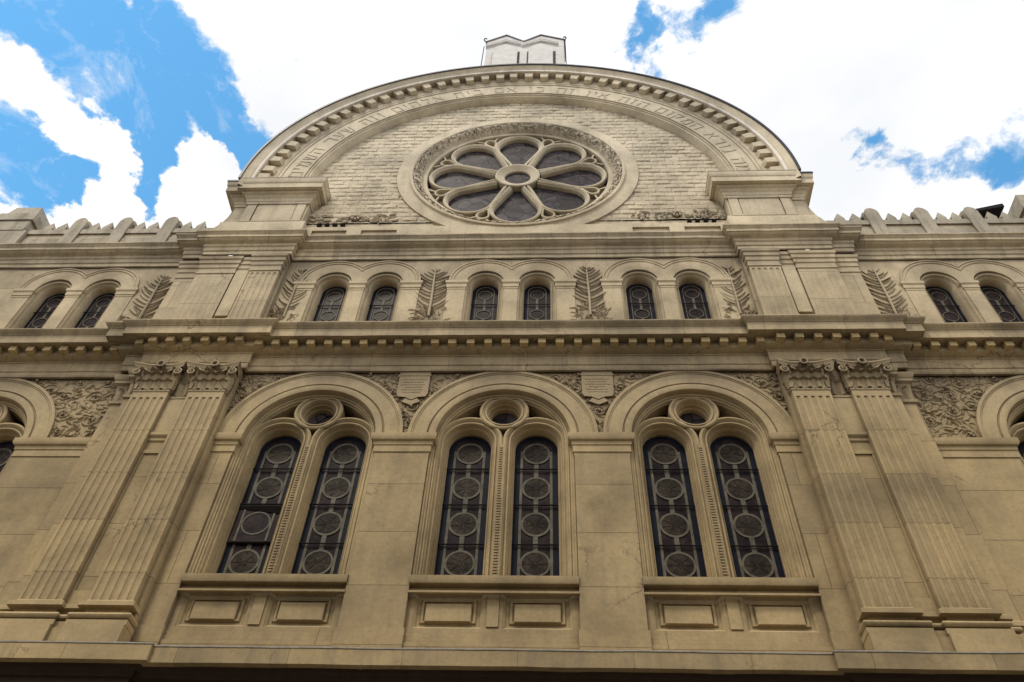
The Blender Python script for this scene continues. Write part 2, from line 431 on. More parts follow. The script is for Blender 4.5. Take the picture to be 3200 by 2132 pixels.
# a vent pane standing ajar in the left window
vp = MB(); vp.box(-4.69-.42, -4.69+.42, .0, .02, 0, .9)
vo = MB(); vo.box(-.41, .41, -.012, .012, -.86, 0); 
vent = tag(vo.build('vent_pane', M['glass'], B, smooth=False, loc=(-4.69, .470, 11.93)), 'dark glass vent pane standing ajar in the left tall window'); vent.rotation_euler = (math.radians(-2), 0, 0)
q = MB(); sweep_xz(q, circle(0, -.42, .248, 36), [(0, -.014), (0, -.022), (.034, -.022), (.034, -.014)], closed=True)
for sx in (-1, 1): q.box(sx*.30-.02, sx*.30+.02, -.022, -.013, -.85, -.01)
q.build('came_work', M['lead'], vent, smooth=False)
q = MB(); q.box(-.43, .43, -.02, .02, .0, .035); q.build('top_rail', M['iron'], vent, smooth=False)
q = MB(); q.prism([(-.43, .0), (-.43, -.06), (.43, -.19), (.43, .0)], -.027, .0); q.build('open_gap', M['dark'], vent, smooth=False)

# panelled aprons under the sills
def apron(cx, y):
    mb = MB()
    a = lambda x0, x1, y0, z0, z1: mb.box(cx+x0, cx+x1, y+y0, y+.4, z0, z1)
    mb.box(cx-1.46, cx+1.46, y+.16, y+.5, 8.5, 9.9)
    for i, (z0, z1, yy) in enumerate(((8.46, 8.80, -.004), (8.80, 8.90, .03), (8.90, 9.00, .06), (9.00, 9.10, .085))):
        a(-1.45, 1.45, yy, z0, z1)
    a(-1.455, -1.33, .09, 9.10, 9.86); a(1.33, 1.455, .09, 9.10, 9.86); a(-.17, .17, .09, 9.10, 9.86)
    a(-1.46, 1.46, .05, 9.78, 9.87)
    o = mb.build('apron', M['stone'], B, smooth=False)
    for s in (-1, 1):
        c0 = cx+s*.75
        p = MB()
        sweep_xz(p, [(c0-.58, 9.11), (c0-.58, 9.78), (c0+.58, 9.78), (c0+.58, 9.11)], [(0, y+.10), (-.03, y+.12), (-.06, y+.155), (-.10, y+.16), (-.12, y+.13), (-.16, y+.13)], closed=True)
        p.poly([(c0-.42, 9.27), (c0+.42, 9.27), (c0+.42, 9.62), (c0-.42, 9.62)], y+.15)
        sweep_xz(p, [(c0-.40, 9.22), (c0-.40, 9.58), (c0+.40, 9.58), (c0+.40, 9.22)], [(0, y+.15), (-.015, y+.09), (-.05, y+.085)], closed=True)
        p.poly([(c0-.37, 9.24), (c0+.37, 9.24), (c0+.37, 9.55), (c0-.37, 9.55)], y+.085)
        p.build('panel', M['trim'], o, smooth=False)
    c_ = MB(); c_.box(cx-.10, cx+.10, y+.065, y+.1, 9.13, 9.74); c_.build('strip', M['trim'], o, smooth=False)
for x, y in BIG: apron(x, y)

# ------------------------------------------------------------------ carved spandrels
def sm(a, b, x):
    t = min(1, max(0, (x-a)/(b-a))); return t*t*(3-2*t)
def leafwork(x, z, seed=0.0):
    p = Vector((x*5.6, z*8.6, seed))
    wv = noise.noise_vector(p*0.8)*0.55
    q = p + wv
    d, _ = noise.voronoi(q)
    e = d[1]-d[0]
    h = sm(0.0, 0.16, e)
    h *= 0.85 + 0.5*noise.noise(p*0.6)
    h += 0.35*noise.noise(p*0.35) + 0.15*noise.noise(p*3.1)
    return h
def relief(x0, x1, z0, z1, y, keep, seed, amp=.065, step=.024, stepz=None, name='carved_relief', mat='carved', parent=None, fn=leafwork):
    sz = stepz or step
    nx, nz = int((x1-x0)/step)+1, int((z1-z0)/sz)+1
    idx = {}; vs = []; fs = []
    def vid(i, j):
        if (i, j) not in idx:
            x, z = x0+i*step, z0+j*sz
            idx[i, j] = len(vs); vs.append((x, y - amp*fn(x, z, seed), z))
        return idx[i, j]
    for i in range(nx):
        for j in range(nz):
            if keep(x0+(i+.5)*step, z0+(j+.5)*sz):
                fs.append((vid(i, j), vid(i+1, j), vid(i+1, j+1), vid(i, j+1)))
    mb = MB(); mb.add(vs, fs)
    return mb.build(name, M[mat], parent or B)
def blade(mb, pts, w0, y, ridge):
    """a leaf blade lying on the wall: pointed outline, raised midrib, bent along pts"""
    n = len(pts); vs = []
    for i, p in enumerate(pts):
        a = pts[max(0, i-1)]; b_ = pts[min(n-1, i+1)]
        dx, dz = b_[0]-a[0], b_[1]-a[1]; l = math.hypot(dx, dz) or 1
        t = i/(n-1); w_ = w0*(math.sin(PI*min(1, .12+.88*t)**.8)+.12)*.5
        nx, nz = -dz/l*w_, dx/l*w_
        hh = ridge*(.55+.45*math.sin(PI*t))
        vs += [(p[0]-nx, y, p[1]-nz), (p[0], y-hh, p[1]), (p[0]+nx, y, p[1]+nz)]
    return mb.add(vs, [(i*3+j, i*3+j+1, i*3+j+4, i*3+j+3) for i in range(n-1) for j in range(2)])
def outside_arches(x, z, cs, r=1.90):
    return all(math.hypot(x-c, z-ZC) > r for c in cs)
def foliage(x0, x1, z0, z1, y, keep, sd):
    """scrolling acanthus foliage: curling stems with overlapping leaves on a sunk ground"""
    rnd = random.Random(sd); mb = MB()
    st = .05; nx, nz = int((x1-x0)/st)+1, int((z1-z0)/st)+1
    for i in range(nx):
        for j in range(nz):
            xa, za = x0+i*st, z0+j*st
            if keep(xa+st/2, za+st/2, 1.88): mb.add([(xa, y, za), (xa+st, y, za), (xa+st, y, za+st), (xa, y, za+st)], [(0, 1, 2, 3)])
    cen = []
    for q in range(4000):
        p = (rnd.uniform(x0, x1), rnd.uniform(z0+.1, z1-.08))
        if keep(p[0], p[1], 2.03) and all(math.hypot(p[0]-c[0], p[1]-c[1]) > .44 for c in cen): cen.append(p)
    for c in cen:
        s_ = rnd.choice((-1, 1)); a0 = rnd.uniform(0, 2*PI); r = rnd.uniform(.17, .24); pts = []
        for i in range(22):
            t = i/21; rr = r*(1-.82*t); a = a0+s_*t*3.3*PI
            pts.append((c[0]+rr*math.cos(a), y-.035-.02*t, c[1]+rr*math.sin(a)))
        mb.tube(pts, [.020*(1-.4*i/21) for i in range(22)], 5)
        mb.tube([(c[0]-.02, y-.075, c[1]), (c[0]+.02, y-.075, c[1])], .035, 6)
    pts_ = []
    for q in range(9000):
        p = (rnd.uniform(x0, x1), rnd.uniform(z0, z1))
        if not keep(p[0], p[1], 1.96): continue
        if any(math.hypot(p[0]-c[0], p[1]-c[1]) < .085 for c in pts_): continue
        pts_.append(p)
    for p in pts_:
        cc = min(cen, key=lambda c: math.hypot(p[0]-c[0], p[1]-c[1])) if cen else (p[0], p[1]-1)
        an = math.atan2(p[1]-cc[1], p[0]-cc[0]) + rnd.gauss(.75, .45); l = rnd.uniform(.13, .21); k = rnd.uniform(-.9, 1.2)
        bl = [(p[0]+l*(u-.35)*math.cos(an+k*u), p[1]+l*(u-.35)*math.sin(an+k*u)) for u in (0, .2, .4, .6, .8, 1)]
        if all(keep(b_[0], b_[1], 1.90) and b_[1] < z1 for b_ in bl):
            blade(mb, bl, rnd.uniform(.065, .11), y-.004-.02*rnd.random(), rnd.uniform(.03, .065))
    return mb.build('carved_spandrel', M['carved'], B)
for k, (x0, x1, y, cs) in enumerate(((-5.9, -4.0, 0, (-4, 0, 4)), (-4.0, 0.0, 0, (-4, 0, 4)), (0.0, 4.0, 0, (-4, 0, 4)), (4.0, 5.9, 0, (-4, 0, 4)),
                          (-11.55, -8.5, WD, (-11.55,)), (8.5, 11.55, WD, (11.55,)), (-14.6, -11.55, WD, (-11.55,)), (11.55, 14.6, WD, (11.55,)))):
    foliage(x0, x1, 13.42, 15.34, y+.035, lambda x, z, r: outside_arches(x, z, cs, r), k+3)
for s in (-1, 1):                                                    # plain shields between the arches
    mb = MB(); X = 2*s
    sh = [(X-.34, 15.30), (X-.34, 14.62), (X-.30, 14.52), (X-.14, 14.50), (X, 14.42), (X+.14, 14.50), (X+.30, 14.52), (X+.34, 14.62), (X+.34, 15.30)]
    mb.prism(sh, -.06, .034)
    mb.box(X-.36, X+.36, -.07, .0, 15.17, 15.21)
    for zz, ww in ((15.04, .26), (14.96, .22), (14.88, .27), (14.80, .18), (14.72, .24), (14.64, .2)):
        xx = X-ww
        while xx < X+ww-.03:
            l = random.uniform(.03, .07); mb.box(xx, xx+l, -.068, 0, zz, zz+.035); xx += l+.022
    sh2 = [(X-.20, 14.36), (X, 14.26), (X+.20, 14.36), (X+.13, 14.46), (X, 14.39), (X-.13, 14.46)]
    mb.prism(sh2, -.06, .034)
    mb.build('shield', M['carved'], B, smooth=False)

# ------------------------------------------------------------------ pilasters
def flute_plan(h, yf, yb, n, r, depth):
    pts = [(-h, yb), (-h, yf)]
    sp = 2*h/(n+.25)
    for i in range(n):
        c = (i-(n-1)/2)*sp
        for k in range(7):
            a = PI - k*PI/6
            pts.append((c+r*math.cos(a), yf+depth*math.sin(a)))
    return pts + [(h, yf), (h, yb)]
def extrude_plan(mb, pts, z0, z1):
    n = len(pts)
    vs = [(x, y, z0) for x, y in pts] + [(x, y, z1) for x, y in pts]
    return mb.add(vs, [(i, i+1, n+i+1, n+i) for i in range(n-1)])
def u_path(h, yf, yb): return [(-h, yb), (-h, yf), (h, yf), (h, yb)]
def leaf(mb, x, y, z, w_, h, out, curl, ang=0.0):
    """an acanthus leaf: rises from the bell, leans out and curls over at the tip"""
    rows, cols = 7, 5; vs = []
    ca, sa = math.cos(ang), math.sin(ang)
    for i in range(rows):
        t = i/(rows-1)
        zz = h*(1.12*t - .30*max(0, t-.7)/.3*curl)
        oo = out*(t**2)*1.0 + .012
        ww = w_*(0.62+.55*math.sin(t*PI*.85))*(1-.45*t)*(1 + (.22 if i % 2 else -.10))
        for j in range(cols):
            u = (j/(cols-1)-.5)*2
            lx = ww*u*.5; ly = -(oo + .022*(1-abs(u)) - .02*abs(u))
            vs.append((x+lx*ca-ly*sa, y+lx*sa+ly*ca, z+zz))
    return mb.add(vs, [(i*cols+j, i*cols+j+1, (i+1)*cols+j+1, (i+1)*cols+j) for i in range(rows-1) for j in range(cols-1)])
def volute(mb, cx, y, cz, r, s, turns=1.6, thick=.026):
    pts = []; rad = []
    for i in range(26):
        t = i/25; a = PI/2 - s*t*turns*2*PI; rr = r*(1-.86*t)
        pts.append((cx+rr*math.cos(a), y-.03*t, cz+rr*math.sin(a))); rad.append(thick*(1-.45*t))
    return mb.tube(pts, rad, 6)
def make_capital(half=.39, yf=-.35, yb=-.15, z0=14.36, z1=15.10):
    mb = MB()
    hh = z1-z0
    bell = [(0.003, z0), (.018, z0+.02), (.018, z0+.05), (.003, z0+.07), (.003, z0+.35*hh), (.03, z0+.7*hh), (.07, z0+.84*hh)]
    sweep_plan(mb, u_path(half, yf, yb), bell)
    for x in (-.30, -.10, .10, .30): leaf(mb, x, yf, z0+.05, .27, .30, .12, 1.2)
    for x in (-.20, 0, .20): leaf(mb, x, yf-.015, z0+.08, .26, .50, .18, 1.2)
    for x in (-.36, -.12, .12, .36): leaf(mb, x, yf-.02, z0+.26, .15, .40, .17, 1.0)
    for s in (-1, 1):
        leaf(mb, s*(half+.005), yf+.10, z0+.06, .20, .30, .08, 1.0, ang=s*PI/2)
        leaf(mb, s*(half+.0), yf, z0+.08, .20, .46, .15, 1.0, ang=s*PI/4)
        # volutes: stalk rising from behind the leaves and rolling under the abacus corner
        mb.tube([(s*.05, yf-.05, z0+.42), (s*.16, yf-.08, z0+.52), (s*.30, yf-.10, z0+.60), (s*.43, yf-.14, z0+.60)], [.024, .032, .038, .042], 6)
        volute(mb, s*(half+.055), yf-.15, z0+.50, .098, s)
        volute(mb, s*.10, yf-.09, z0+.50, .055, -s, thick=.016)
    # concave abacus
    def aba(off, zz):
        out = []
        for i in range(13):
            t = i/12*2-1
            out.append(((half+.17+off)*t, yf-.09-off-.11*t*t, zz))
        return [(-(half+.10+off), yb, zz)] + out + [(half+.10+off, yb, zz)]
    rows = [aba(-.03, z1-.10), aba(-.01, z1-.07), aba(0.0, z1-.02), aba(.02, z1), aba(.02, z1+.035), aba(-.06, z1+.04), aba(-.20, z1+.04)]
    n = len(rows[0])
    mb.add([p for r_ in rows for p in r_], [(i*n+j, i*n+j+1, (i+1)*n+j+1, (i+1)*n+j) for i in range(len(rows)-1) for j in range(n-1)])
    # flower in the middle of the abacus
    for i in range(8):
        a = i*PI/4
        mb.tube([(.0+.03*math.cos(a), yf-.13, z1+.0+.03*math.sin(a)), (.085*math.cos(a), yf-.14, z1+.085*math.sin(a))], [.022, .028], 5)
    ringp = [(.075*math.cos(i*PI/8), yf-.165, z1+.075*math.sin(i*PI/8)) for i in range(16)]
    mb.tube(ringp, .022, 6, closed=True)
    mb.box(-half-.02, half+.02, yf+.05, yb, z1+.03, 15.33)
    return mb
def make_pilaster():
    P = empty('pilaster', B)
    b = MB()
    b.box(-.50, .50, -.50, -.14, 8.44, 8.76)
    sweep_plan(b, u_path(.39, -.35, -.14), [(.11, 8.76), (.12, 8.77), (.12, 8.86), (.05, 8.865), (.05, 8.89), (.10, 8.895), (.13, 8.92), (.14, 8.95), (.125, 8.985), (.03, 8.995), (-.02, 9.03), (-.03, 9.08), (-.02, 9.135), (.07, 9.145), (.085, 9.15), (.085, 9.23), (.02, 9.24), (0, 9.30)])
    b.build('base', M['trim'], P)
    s = MB()
    pts = flute_plan(.39, -.35, -.14, 5, .040, .026)
    extrude_plan(s, pts, 9.25, 14.20)
    s.box(-.39, .39, -.35, -.14, 14.20, 14.38)
    s.build('shaft', M['stone'], P)
    make_capital().build('capital', M['carved'], P)
    return P
pil = make_pilaster(); pil.location = (-PX[1], 0, 0)
for x in (-PX[0], PX[0], PX[1]): dup(pil, B, (x, 0, 0))
# lower relief continuing beside each pair, and the panel between the shafts
for s in (-1, 1):
    X = s*6.965; Y = -.21
    mb = MB()
    mb.box(X-.21, X+.21, Y-.035, Y, 13.25, 14.24)
    sweep_plan(mb, [(X-.21, Y), (X+.21, Y)], [(.0, 13.02), (.03, 13.05), (.03, 13.12), (.06, 13.15), (.075, 13.17), (.075, 13.245), (.045, 13.25)])
    mb.box(X-.21, X+.21, Y-.03, Y, 12.70, 12.80); mb.box(X-.21, X+.21, Y-.03, Y+.01, 9.25, 9.55)
    mb.box(X-.21, X-.165, Y-.025, Y, 9.55, 12.70); mb.box(X+.165, X+.21, Y-.025, Y, 9.55, 12.70)
    mb.build('inset_panel', M['trim'], B, smooth=False)
    mb = MB()
    sweep_plan(mb, [(X-.23, Y), (X+.23, Y)], [(.0, 8.46), (.22, 8.46), (.22, 8.74), (.19, 8.75), (.19, 8.86), (.13, 8.87), (.13, 8.89), (.20, 8.92), (.21, 8.95), (.19, 8.985), (.07, 9.0), (.03, 9.08), (.05, 9.13), (.13, 9.145), (.13, 9.22), (0, 9.24)])
    mb.build('inset_base', M['trim'], B)
    mb = MB()
    sweep_plan(mb, [(X-.24, Y), (X+.24, Y)], [(.02, 14.24), (.045, 14.26), (.045, 14.32), (.0, 14.34), (.02, 14.6), (.06, 14.84), (.10, 14.98), (.10, 15.1)])
    for dx in (-.1, .1): leaf(mb, X+dx, Y-.01, 14.36, .22, .42, .10, 1.0)
    mb.build('inset_capital', M['carved'], B)
    # flanking strip capital, stepping back to the wing
    mb = MB()
    pth = [(8.02, -.21), (8.18, -.21), (8.18, -.02), (8.56, -.02), (8.56, .16)]
    if s < 0: pth = [(-x, y) for x, y in reversed(pth)]
    sweep_plan(mb, pth, [(0, 14.30), (.04, 14.32), (.04, 14.40), (.0, 14.42), (.02, 14.70), (.05, 14.86), (.11, 14.90), (.11, 14.96), (.14, 15.0), (.16, 15.12), (.02, 15.14)])
    for xx in (8.28, 8.45): leaf(mb, s*xx, -.02, 14.42, .17, .38, .09, 1.0)
    leaf(mb, s*8.1, -.22, 14.42, .17, .40, .09, 1.0)
    mb.build('flank_capital', M['carved'], B)
    mb = MB()
    sweep_plan(mb, pth, [(.05, 8.46), (.14, 8.46), (.14, 8.76), (.11, 8.78), (.11, 8.86), (.04, 8.87), (.04, 8.89), (.12, 8.92), (.13, 8.95), (.11, 8.985), (.02, 9.0), (.006, 9.08), (.02, 9.13), (.08, 9.145), (.08, 9.22), (.0, 9.28)])
    mb.build('flank_base', M['trim'], B)

# ------------------------------------------------------------------ horizontal bands
def plan(d, xo=5.90, x1=8.18, x2=8.60, d2=None):
    """plan line of an entablature breaking forward over the pilasters"""
    d2 = d*.35 if d2 is None else d2
    r = [(xo, 0), (xo, -d), (x1, -d), (x1, -d2), (x2, -d2), (x2, WD), (XE, WD)]
    return [(-x, y) for x, y in reversed(r)] + r
belt = MB()
bp = plan(.075, 5.78, 8.3, 8.7, .05)
sweep_plan(belt, bp, [(.48, 8.058), (.56, 8.06), (.60, 8.065), (.60, 8.335), (.585, 8.345), (-.02, 8.49)], wob=.010)
beltO = belt.build('belt_course', M['band'], B)
fl = MB(); sweep_plan(fl, bp, [(.603, 8.325), (.610, 8.325), (.610, 8.346), (.45, 8.39)], wob=.010); fl.build('flashing', M['flashing'], beltO)
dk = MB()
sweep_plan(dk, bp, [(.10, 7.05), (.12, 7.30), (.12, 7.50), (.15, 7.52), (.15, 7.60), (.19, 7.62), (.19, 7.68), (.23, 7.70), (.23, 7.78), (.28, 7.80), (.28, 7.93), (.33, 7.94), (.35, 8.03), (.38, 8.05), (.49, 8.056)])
dk.build('under_belt_moulding', M['brown'], B)  # stepped mouldings under the belt, coloured dark brown
# scrap of worn lettering below the belt on the left
t = MB()
for i, (a, h) in enumerate(((0, .09), (.035, .075), (.07, .09), (.13, .08), (.17, .09), (.23, .085), (.27, .085))):
    t.box(-6.62+a, -6.62+a+.022, -.30, -.29, 7.80, 7.80+h)
t.build('worn_lettering', M['iron'], B, smooth=False)

corn = MB()
cp = plan(.11)
LOW = [(.05, 15.29), (.10, 15.30), (.10, 15.46), (.115, 15.465), (.125, 15.48), (.125, 15.74), (.14, 15.745), (.15, 15.775), (.20, 15.79), (.27, 15.805), (.31, 15.83), (.31, 15.995), (.33, 16.0), (.54, 16.0), (.545, 15.985), (.56, 15.985), (.56, 16.235), (.575, 16.24), (.585, 16.26), (.60, 16.27), (.65, 16.31), (.67, 16.34), (.67, 16.37), (-.05, 16.52)]
sweep_plan(corn, cp, LOW, wob=.010)
cornO = corn.build('cornice', M['band'], B)
den = MB(); den.box(-.0875, .0875, -.145, .02, 15.832, 15.998)
d0 = None
def put_dentil(x, y):
    global d0
    if d0 is None:
        d0 = den.build('dentil', M['dentil'], cornO, smooth=False, loc=(x, y, 0))
    else:
        c = d0.copy(); C.objects.link(c); c.parent = cornO; c.location = (x+random.uniform(-.012, .012), y+random.uniform(-.008, .006), random.uniform(-.004, .004)); c.scale = (random.uniform(.93, 1.07), 1, 1)
for i in range(-14, 15):
    put_dentil(i*.4015, -.31)
for s in (-1, 1):
    for i in range(6): put_dentil(s*(5.90+.14+i*.40), -.42)
    put_dentil(s*8.38, -.345)
    for i in range(13): put_dentil(s*(9.02+i*.40), -.31+WD)

up = MB()
UPP = [(.03, 19.78), (.06, 19.80), (.06, 19.93), (.075, 19.935), (.09, 19.95), (.09, 20.09), (.11, 20.10), (.125, 20.12), (.125, 20.20), (.14, 20.215), (.20, 20.23), (.25, 20.26), (.27, 20.29), (.30, 20.295), (.30, 20.41), (.31, 20.415), (.33, 20.45), (.37, 20.48), (.37, 20.52), (-.1, 20.62)]
upp = plan(.20, 5.90, 8.18, 8.76, .10)
sweep_plan(up, upp, UPP, wob=.012)
up.build('upper_cornice', M['band'], B)

# ------------------------------------------------------------------ upper storey: twin windows, palms, pilasters
def make_twin():
    T = empty('twin_window', B)
    for s in (-1, 1):
        cx = .66*s
        mb = MB()
        sweep_xz(mb, arc(cx, ZT, .465, PI, 0, 44), [(.47, .03), (.465, -.055), (.43, -.055), (.42, -.035), (.385, -.035), (.375, -.05), (.345, -.05), (.335, -.03), (.02, -.03), (0, -.02), (0, .03)])
        mb.build('archivolt', M['trim'], T, clip=[((0, 0, 0), (-s, 0, 0))])
        mb = MB()
        sweep_xz(mb, arch_path(cx, .33, 16.6, 18.74, 30), [(.14, .01), (.11, .03), (.10, .08), (.085, .10), (.06, .10), (.04, .075), (.03, .09), (.015, .16), (0, .30), (0, .33)])
        mb.build('frame', M['trim'], T)
        g = MB(); g.poly(arch_path(cx, .36, 16.6, 18.74, 24), .31); g.build('glass', M['glass'], T, smooth=False)
        nb = MB(); sweep_xz(nb, arch_path(cx, .235, 16.6, 18.74, 20), [(0, .306), (.10, .306)]); nb.build('glass_border', M['navy'], T, smooth=False)
        lw = MB()
        for zz in (17.82, 18.62):
            sweep_xz(lw, circle(cx, zz, .165, 30), [(0, .300), (0, .294), (.02, .294), (.02, .300)], closed=True)
        sweep_xz(lw, arch_path(cx, .215, 16.6, 18.74, 20), [(0, .302), (0, .295), (.02, .295), (.02, .302)])
        lw.box(cx-.03, cx+.03, .296, .303, 18.0, 18.44); lw.box(cx-.03, cx+.03, .296, .303, 17.3, 17.64)
        lw.build('came_work', M['lead'], T, smooth=False)
        MB().tube([(cx-.34, .27, 18.20), (cx+.34, .27, 18.20)], .012, 6).build('saddle_bar', M['iron'], T)
    for x0, x1 in ((-1.62, -1.125), (-.195, .195), (1.125, 1.62)):
        p = MB(); p.box(x0+.02, x1-.02, -.018, .2, 16.4, 18.5)
        sweep_plan(p, [(x0+.02, .2), (x0+.02, -.018), (x1-.02, -.018), (x1-.02, .2)], [(0, 18.46), (.012, 18.47), (.012, 18.53), (.03, 18.54), (.03, 18.66), (.045, 18.68), (.06, 18.70), (.06, 18.79), (0, 18.80)])
        p.build('impost_pier', M['trim'], T, smooth=False)
    return T
twin = make_twin(); twin.location = (TW[0][0], TW[0][1], 0)
for x, y in TW[1:]: dup(twin, B, (x, y, 0))

def make_palm(sd=1):
    rnd = random.Random(sd)
    mb = MB()
    lean = rnd.uniform(-.05, .05)
    mb.tube([(0, -.035, 17.35), (.01+lean*.3, -.05, 18.1), (lean*.6, -.05, 18.8), (lean, -.035, 19.45)], [.036, .031, .025, .010], 6)
    z = 17.62
    while z < 19.38:
        t = (z-17.62)/1.76
        for s in (-1, 1):
            L_ = (.46 if t < .68 else .46*(1.08-t)/.40)*rnd.uniform(.72, 1.08); L_ = max(.12, L_)
            z0 = z+rnd.uniform(-.03, .03); up = rnd.uniform(.45, .95); bend = rnd.uniform(.15, .55)
            pts = [(lean*t+s*L_*.92*(u**.9), z0+L_*(up*u*.6+bend*u*u)) for u in (0, .2, .4, .6, .8, 1.0)]
            blade(mb, pts, rnd.uniform(.036, .056), -.004, rnd.uniform(.028, .045))
        z += rnd.uniform(.115, .155)
    for i in range(60):                                              # tangle of leaves at the foot
        x0 = rnd.uniform(-.40, .40); z0 = rnd.uniform(16.95, 17.80-.45*abs(x0)); an = rnd.gauss(PI/2 - x0*2.2, .7); l = rnd.uniform(.12, .24)
        pts = [(x0+l*u*math.cos(an+.5*u), z0+l*u*math.sin(an+.5*u)) for u in (0, .25, .5, .75, 1)]
        blade(mb, pts, rnd.uniform(.05, .09), -.004+.0008*(i % 7), rnd.uniform(.025, .055))
    return mb
for k, (x, y) in enumerate(((-9.2, WD), (-5.50, 0), (-1.95, 0), (1.95, 0), (5.50, 0), (9.2, WD))):
    c = make_palm(k+1).build('palm_relief', M['carved'], B, loc=(x, y, 0)); c.scale = (.80 if abs(x) == 5.5 else 1, 1, 1)

CAP2 = [(0, 19.02), (.024, 19.03), (.024, 19.09), (.006, 19.11), (.006, 19.25), (.03, 19.27), (.03, 19.42), (.06, 19.44), (.06, 19.58), (.09, 19.60), (.10, 19.70), (0, 19.74)]
def make_upper_pil():
    P = empty('upper_pilaster', B)
    s = MB(); extrude_plan(s, flute_plan(.39, -.25, -.11, 5, .040, .022), 16.3, 18.95); s.box(-.39, .39, -.25, -.11, 18.95, 19.76); s.box(-.41, .41, -.27, -.105, 16.2, 17.05)
    s.build('shaft', M['stone'], P)
    q = MB(); sweep_plan(q, u_path(.39, -.25, -.11), CAP2); q.build('capital', M['sooty'], P)
    return P
upil = make_upper_pil(); upil.location = (-PX[0], 0, 0)
dup(upil, B, (PX[0], 0, 0))
for s in (-1, 1):
    mb = MB(); X = 6.96*s
    mb.box(X-.16, X+.16, -.20, -.11, 17.22, 19.1)
    mb.box(X-.21, X+.21, -.17, -.11, 16.3, 17.0)
    sweep_plan(mb, [(X-.21, -.13), (X+.21, -.13)], CAP2)
    mb.build('upper_inset', M['trim'], B, smooth=False)
    mb = MB()
    a = sorted((7.18*s, 8.17*s)); mb.box(a[0], a[1], -.17, -.11, 16.3, 19.76)
    for i in range(6): 
        x = 7.28*s + s*i*.15
        mb.box(min(x, x+s*.012), max(x, x+s*.012), -.174, -.168, 17.1, 18.9)
    pth = [(7.18, -.10), (7.18, -.17), (8.17, -.17), (8.17, -.03), (8.76, -.03), (8.76, .17)]
    if s < 0: pth = [(-x, y) for x, y in reversed(pth)]
    sweep_plan(mb, pth, CAP2)
    mb.build('upper_flank', M['stone'], B, smooth=False)

# ------------------------------------------------------------------ attic and gable
GZ = 23.40
G = empty('gable', B)
def rock(x, z, seed):
    row = math.floor(z/.24); zz = z/.24-row
    bw = .46; xo = x/bw + (.5 if row % 2 == 0 else 0)
    col = math.floor(xo); xx = xo-col
    e = min(zz*.24, (1-zz)*.24, xx*bw, (1-xx)*bw)
    k = max(sm(23.5, 26.5, z), sm(-1.0, -4.0, x)*.8)                                             # rougher, less regular facing higher up
    h = sm(0.0, .04, e)*(.75+.35*noise.cell(Vector((col*1.3, row*1.7, 4))))
    h += (.14+.40*k)*noise.noise(Vector((x*7, z*17, 3))) + .22*noise.noise(Vector((x*17, z*34, 8)))
    return h
def in_tymp(x, z):
    if z < 21.75: return False
    if math.hypot(x, z-24.65) < 3.45: return False
    if z < GZ: return abs(x) < 6.05
    return math.hypot(x, z-GZ) < 6.30
relief(-6.3, 6.3, 21.7, 29.75, .05, in_tymp, 2.0, amp=.034, step=.05, stepz=.030, name='tympanum', mat='rubble', parent=G, fn=rock)
mb = MB()
sweep_xz(mb, [(6.30, 22.6)][:0] + [(-6.25, 22.9)] + arc(0, GZ, 6.25, PI, 0, 96) + [(6.25, 22.9)],
         [(-.02, .12), (0, .05), (.10, -.19), (.11, -.205), (.17, -.205), (.18, -.24), (.21, -.25), (.22, -.235), (.235, -.235), (.245, -.28), (.88, -.28), (.90, -.262), (.925, -.262), (.935, -.29), (1.0, -.30), (1.01, -.275), (1.03, -.275), (1.05, -.30), (1.18, -.315), (1.19, -.30), (1.515, -.30), (1.52, -.50), (1.535, -.52), (1.60, -.525), (1.605, -.55), (1.63, -.555), (1.64, -.57), (1.70, -.585), (1.80, -.645), (1.845, -.66), (1.85, .9)])
mb.build('archivolt', M['trim'], G)
mb = MB()
sweep_xz(mb, [(-7.78, 23.3)] + arc(0, GZ, 7.78, PI, 0, 96) + [(7.78, 23.3)], [(-.006, -.50), (-.006, -.560), (.088, -.572), (.088, -.52)])
mb.build('pale_fillet', M['flashing_stone'], G)
mb = MB()
sweep_xz(mb, [(-8.13, 23.2)] + arc(0, GZ, 8.13, PI, 0, 96) + [(8.13, 23.2)], [(-.045, -.66), (-.045, -.70), (.022, -.705), (.022, .9)])
mb.build('metal_edging', M['slate'], G)
dm = MB()
n = 44
gd = None
blk = MB()
blk.add([(-.12, -.49, 7.42), (.12, -.49, 7.42), (.155, -.49, 7.77), (-.155, -.49, 7.77), (-.125, -.28, 7.37), (.125, -.28, 7.37), (.155, -.28, 7.77), (-.155, -.28, 7.77)],
        [(0,1,2,3), (4,7,6,5), (0,4,5,1), (1,5,6,2), (2,6,7,3), (3,7,4,0)])
for i in range(n):
    a = PI*(i+.5)/n - PI/2
    if gd is None:
        gd = blk.build('dentil', M['block'], G, smooth=False, loc=(0, 0, GZ)); o = gd
    else:
        o = gd.copy(); C.objects.link(o); o.parent = G
    o.rotation_euler = (0, a + random.uniform(-.006, .006), 0)
    o.location = (0, random.uniform(-.01, .01), GZ); o.scale = (random.uniform(.94, 1.06), 1, 1)

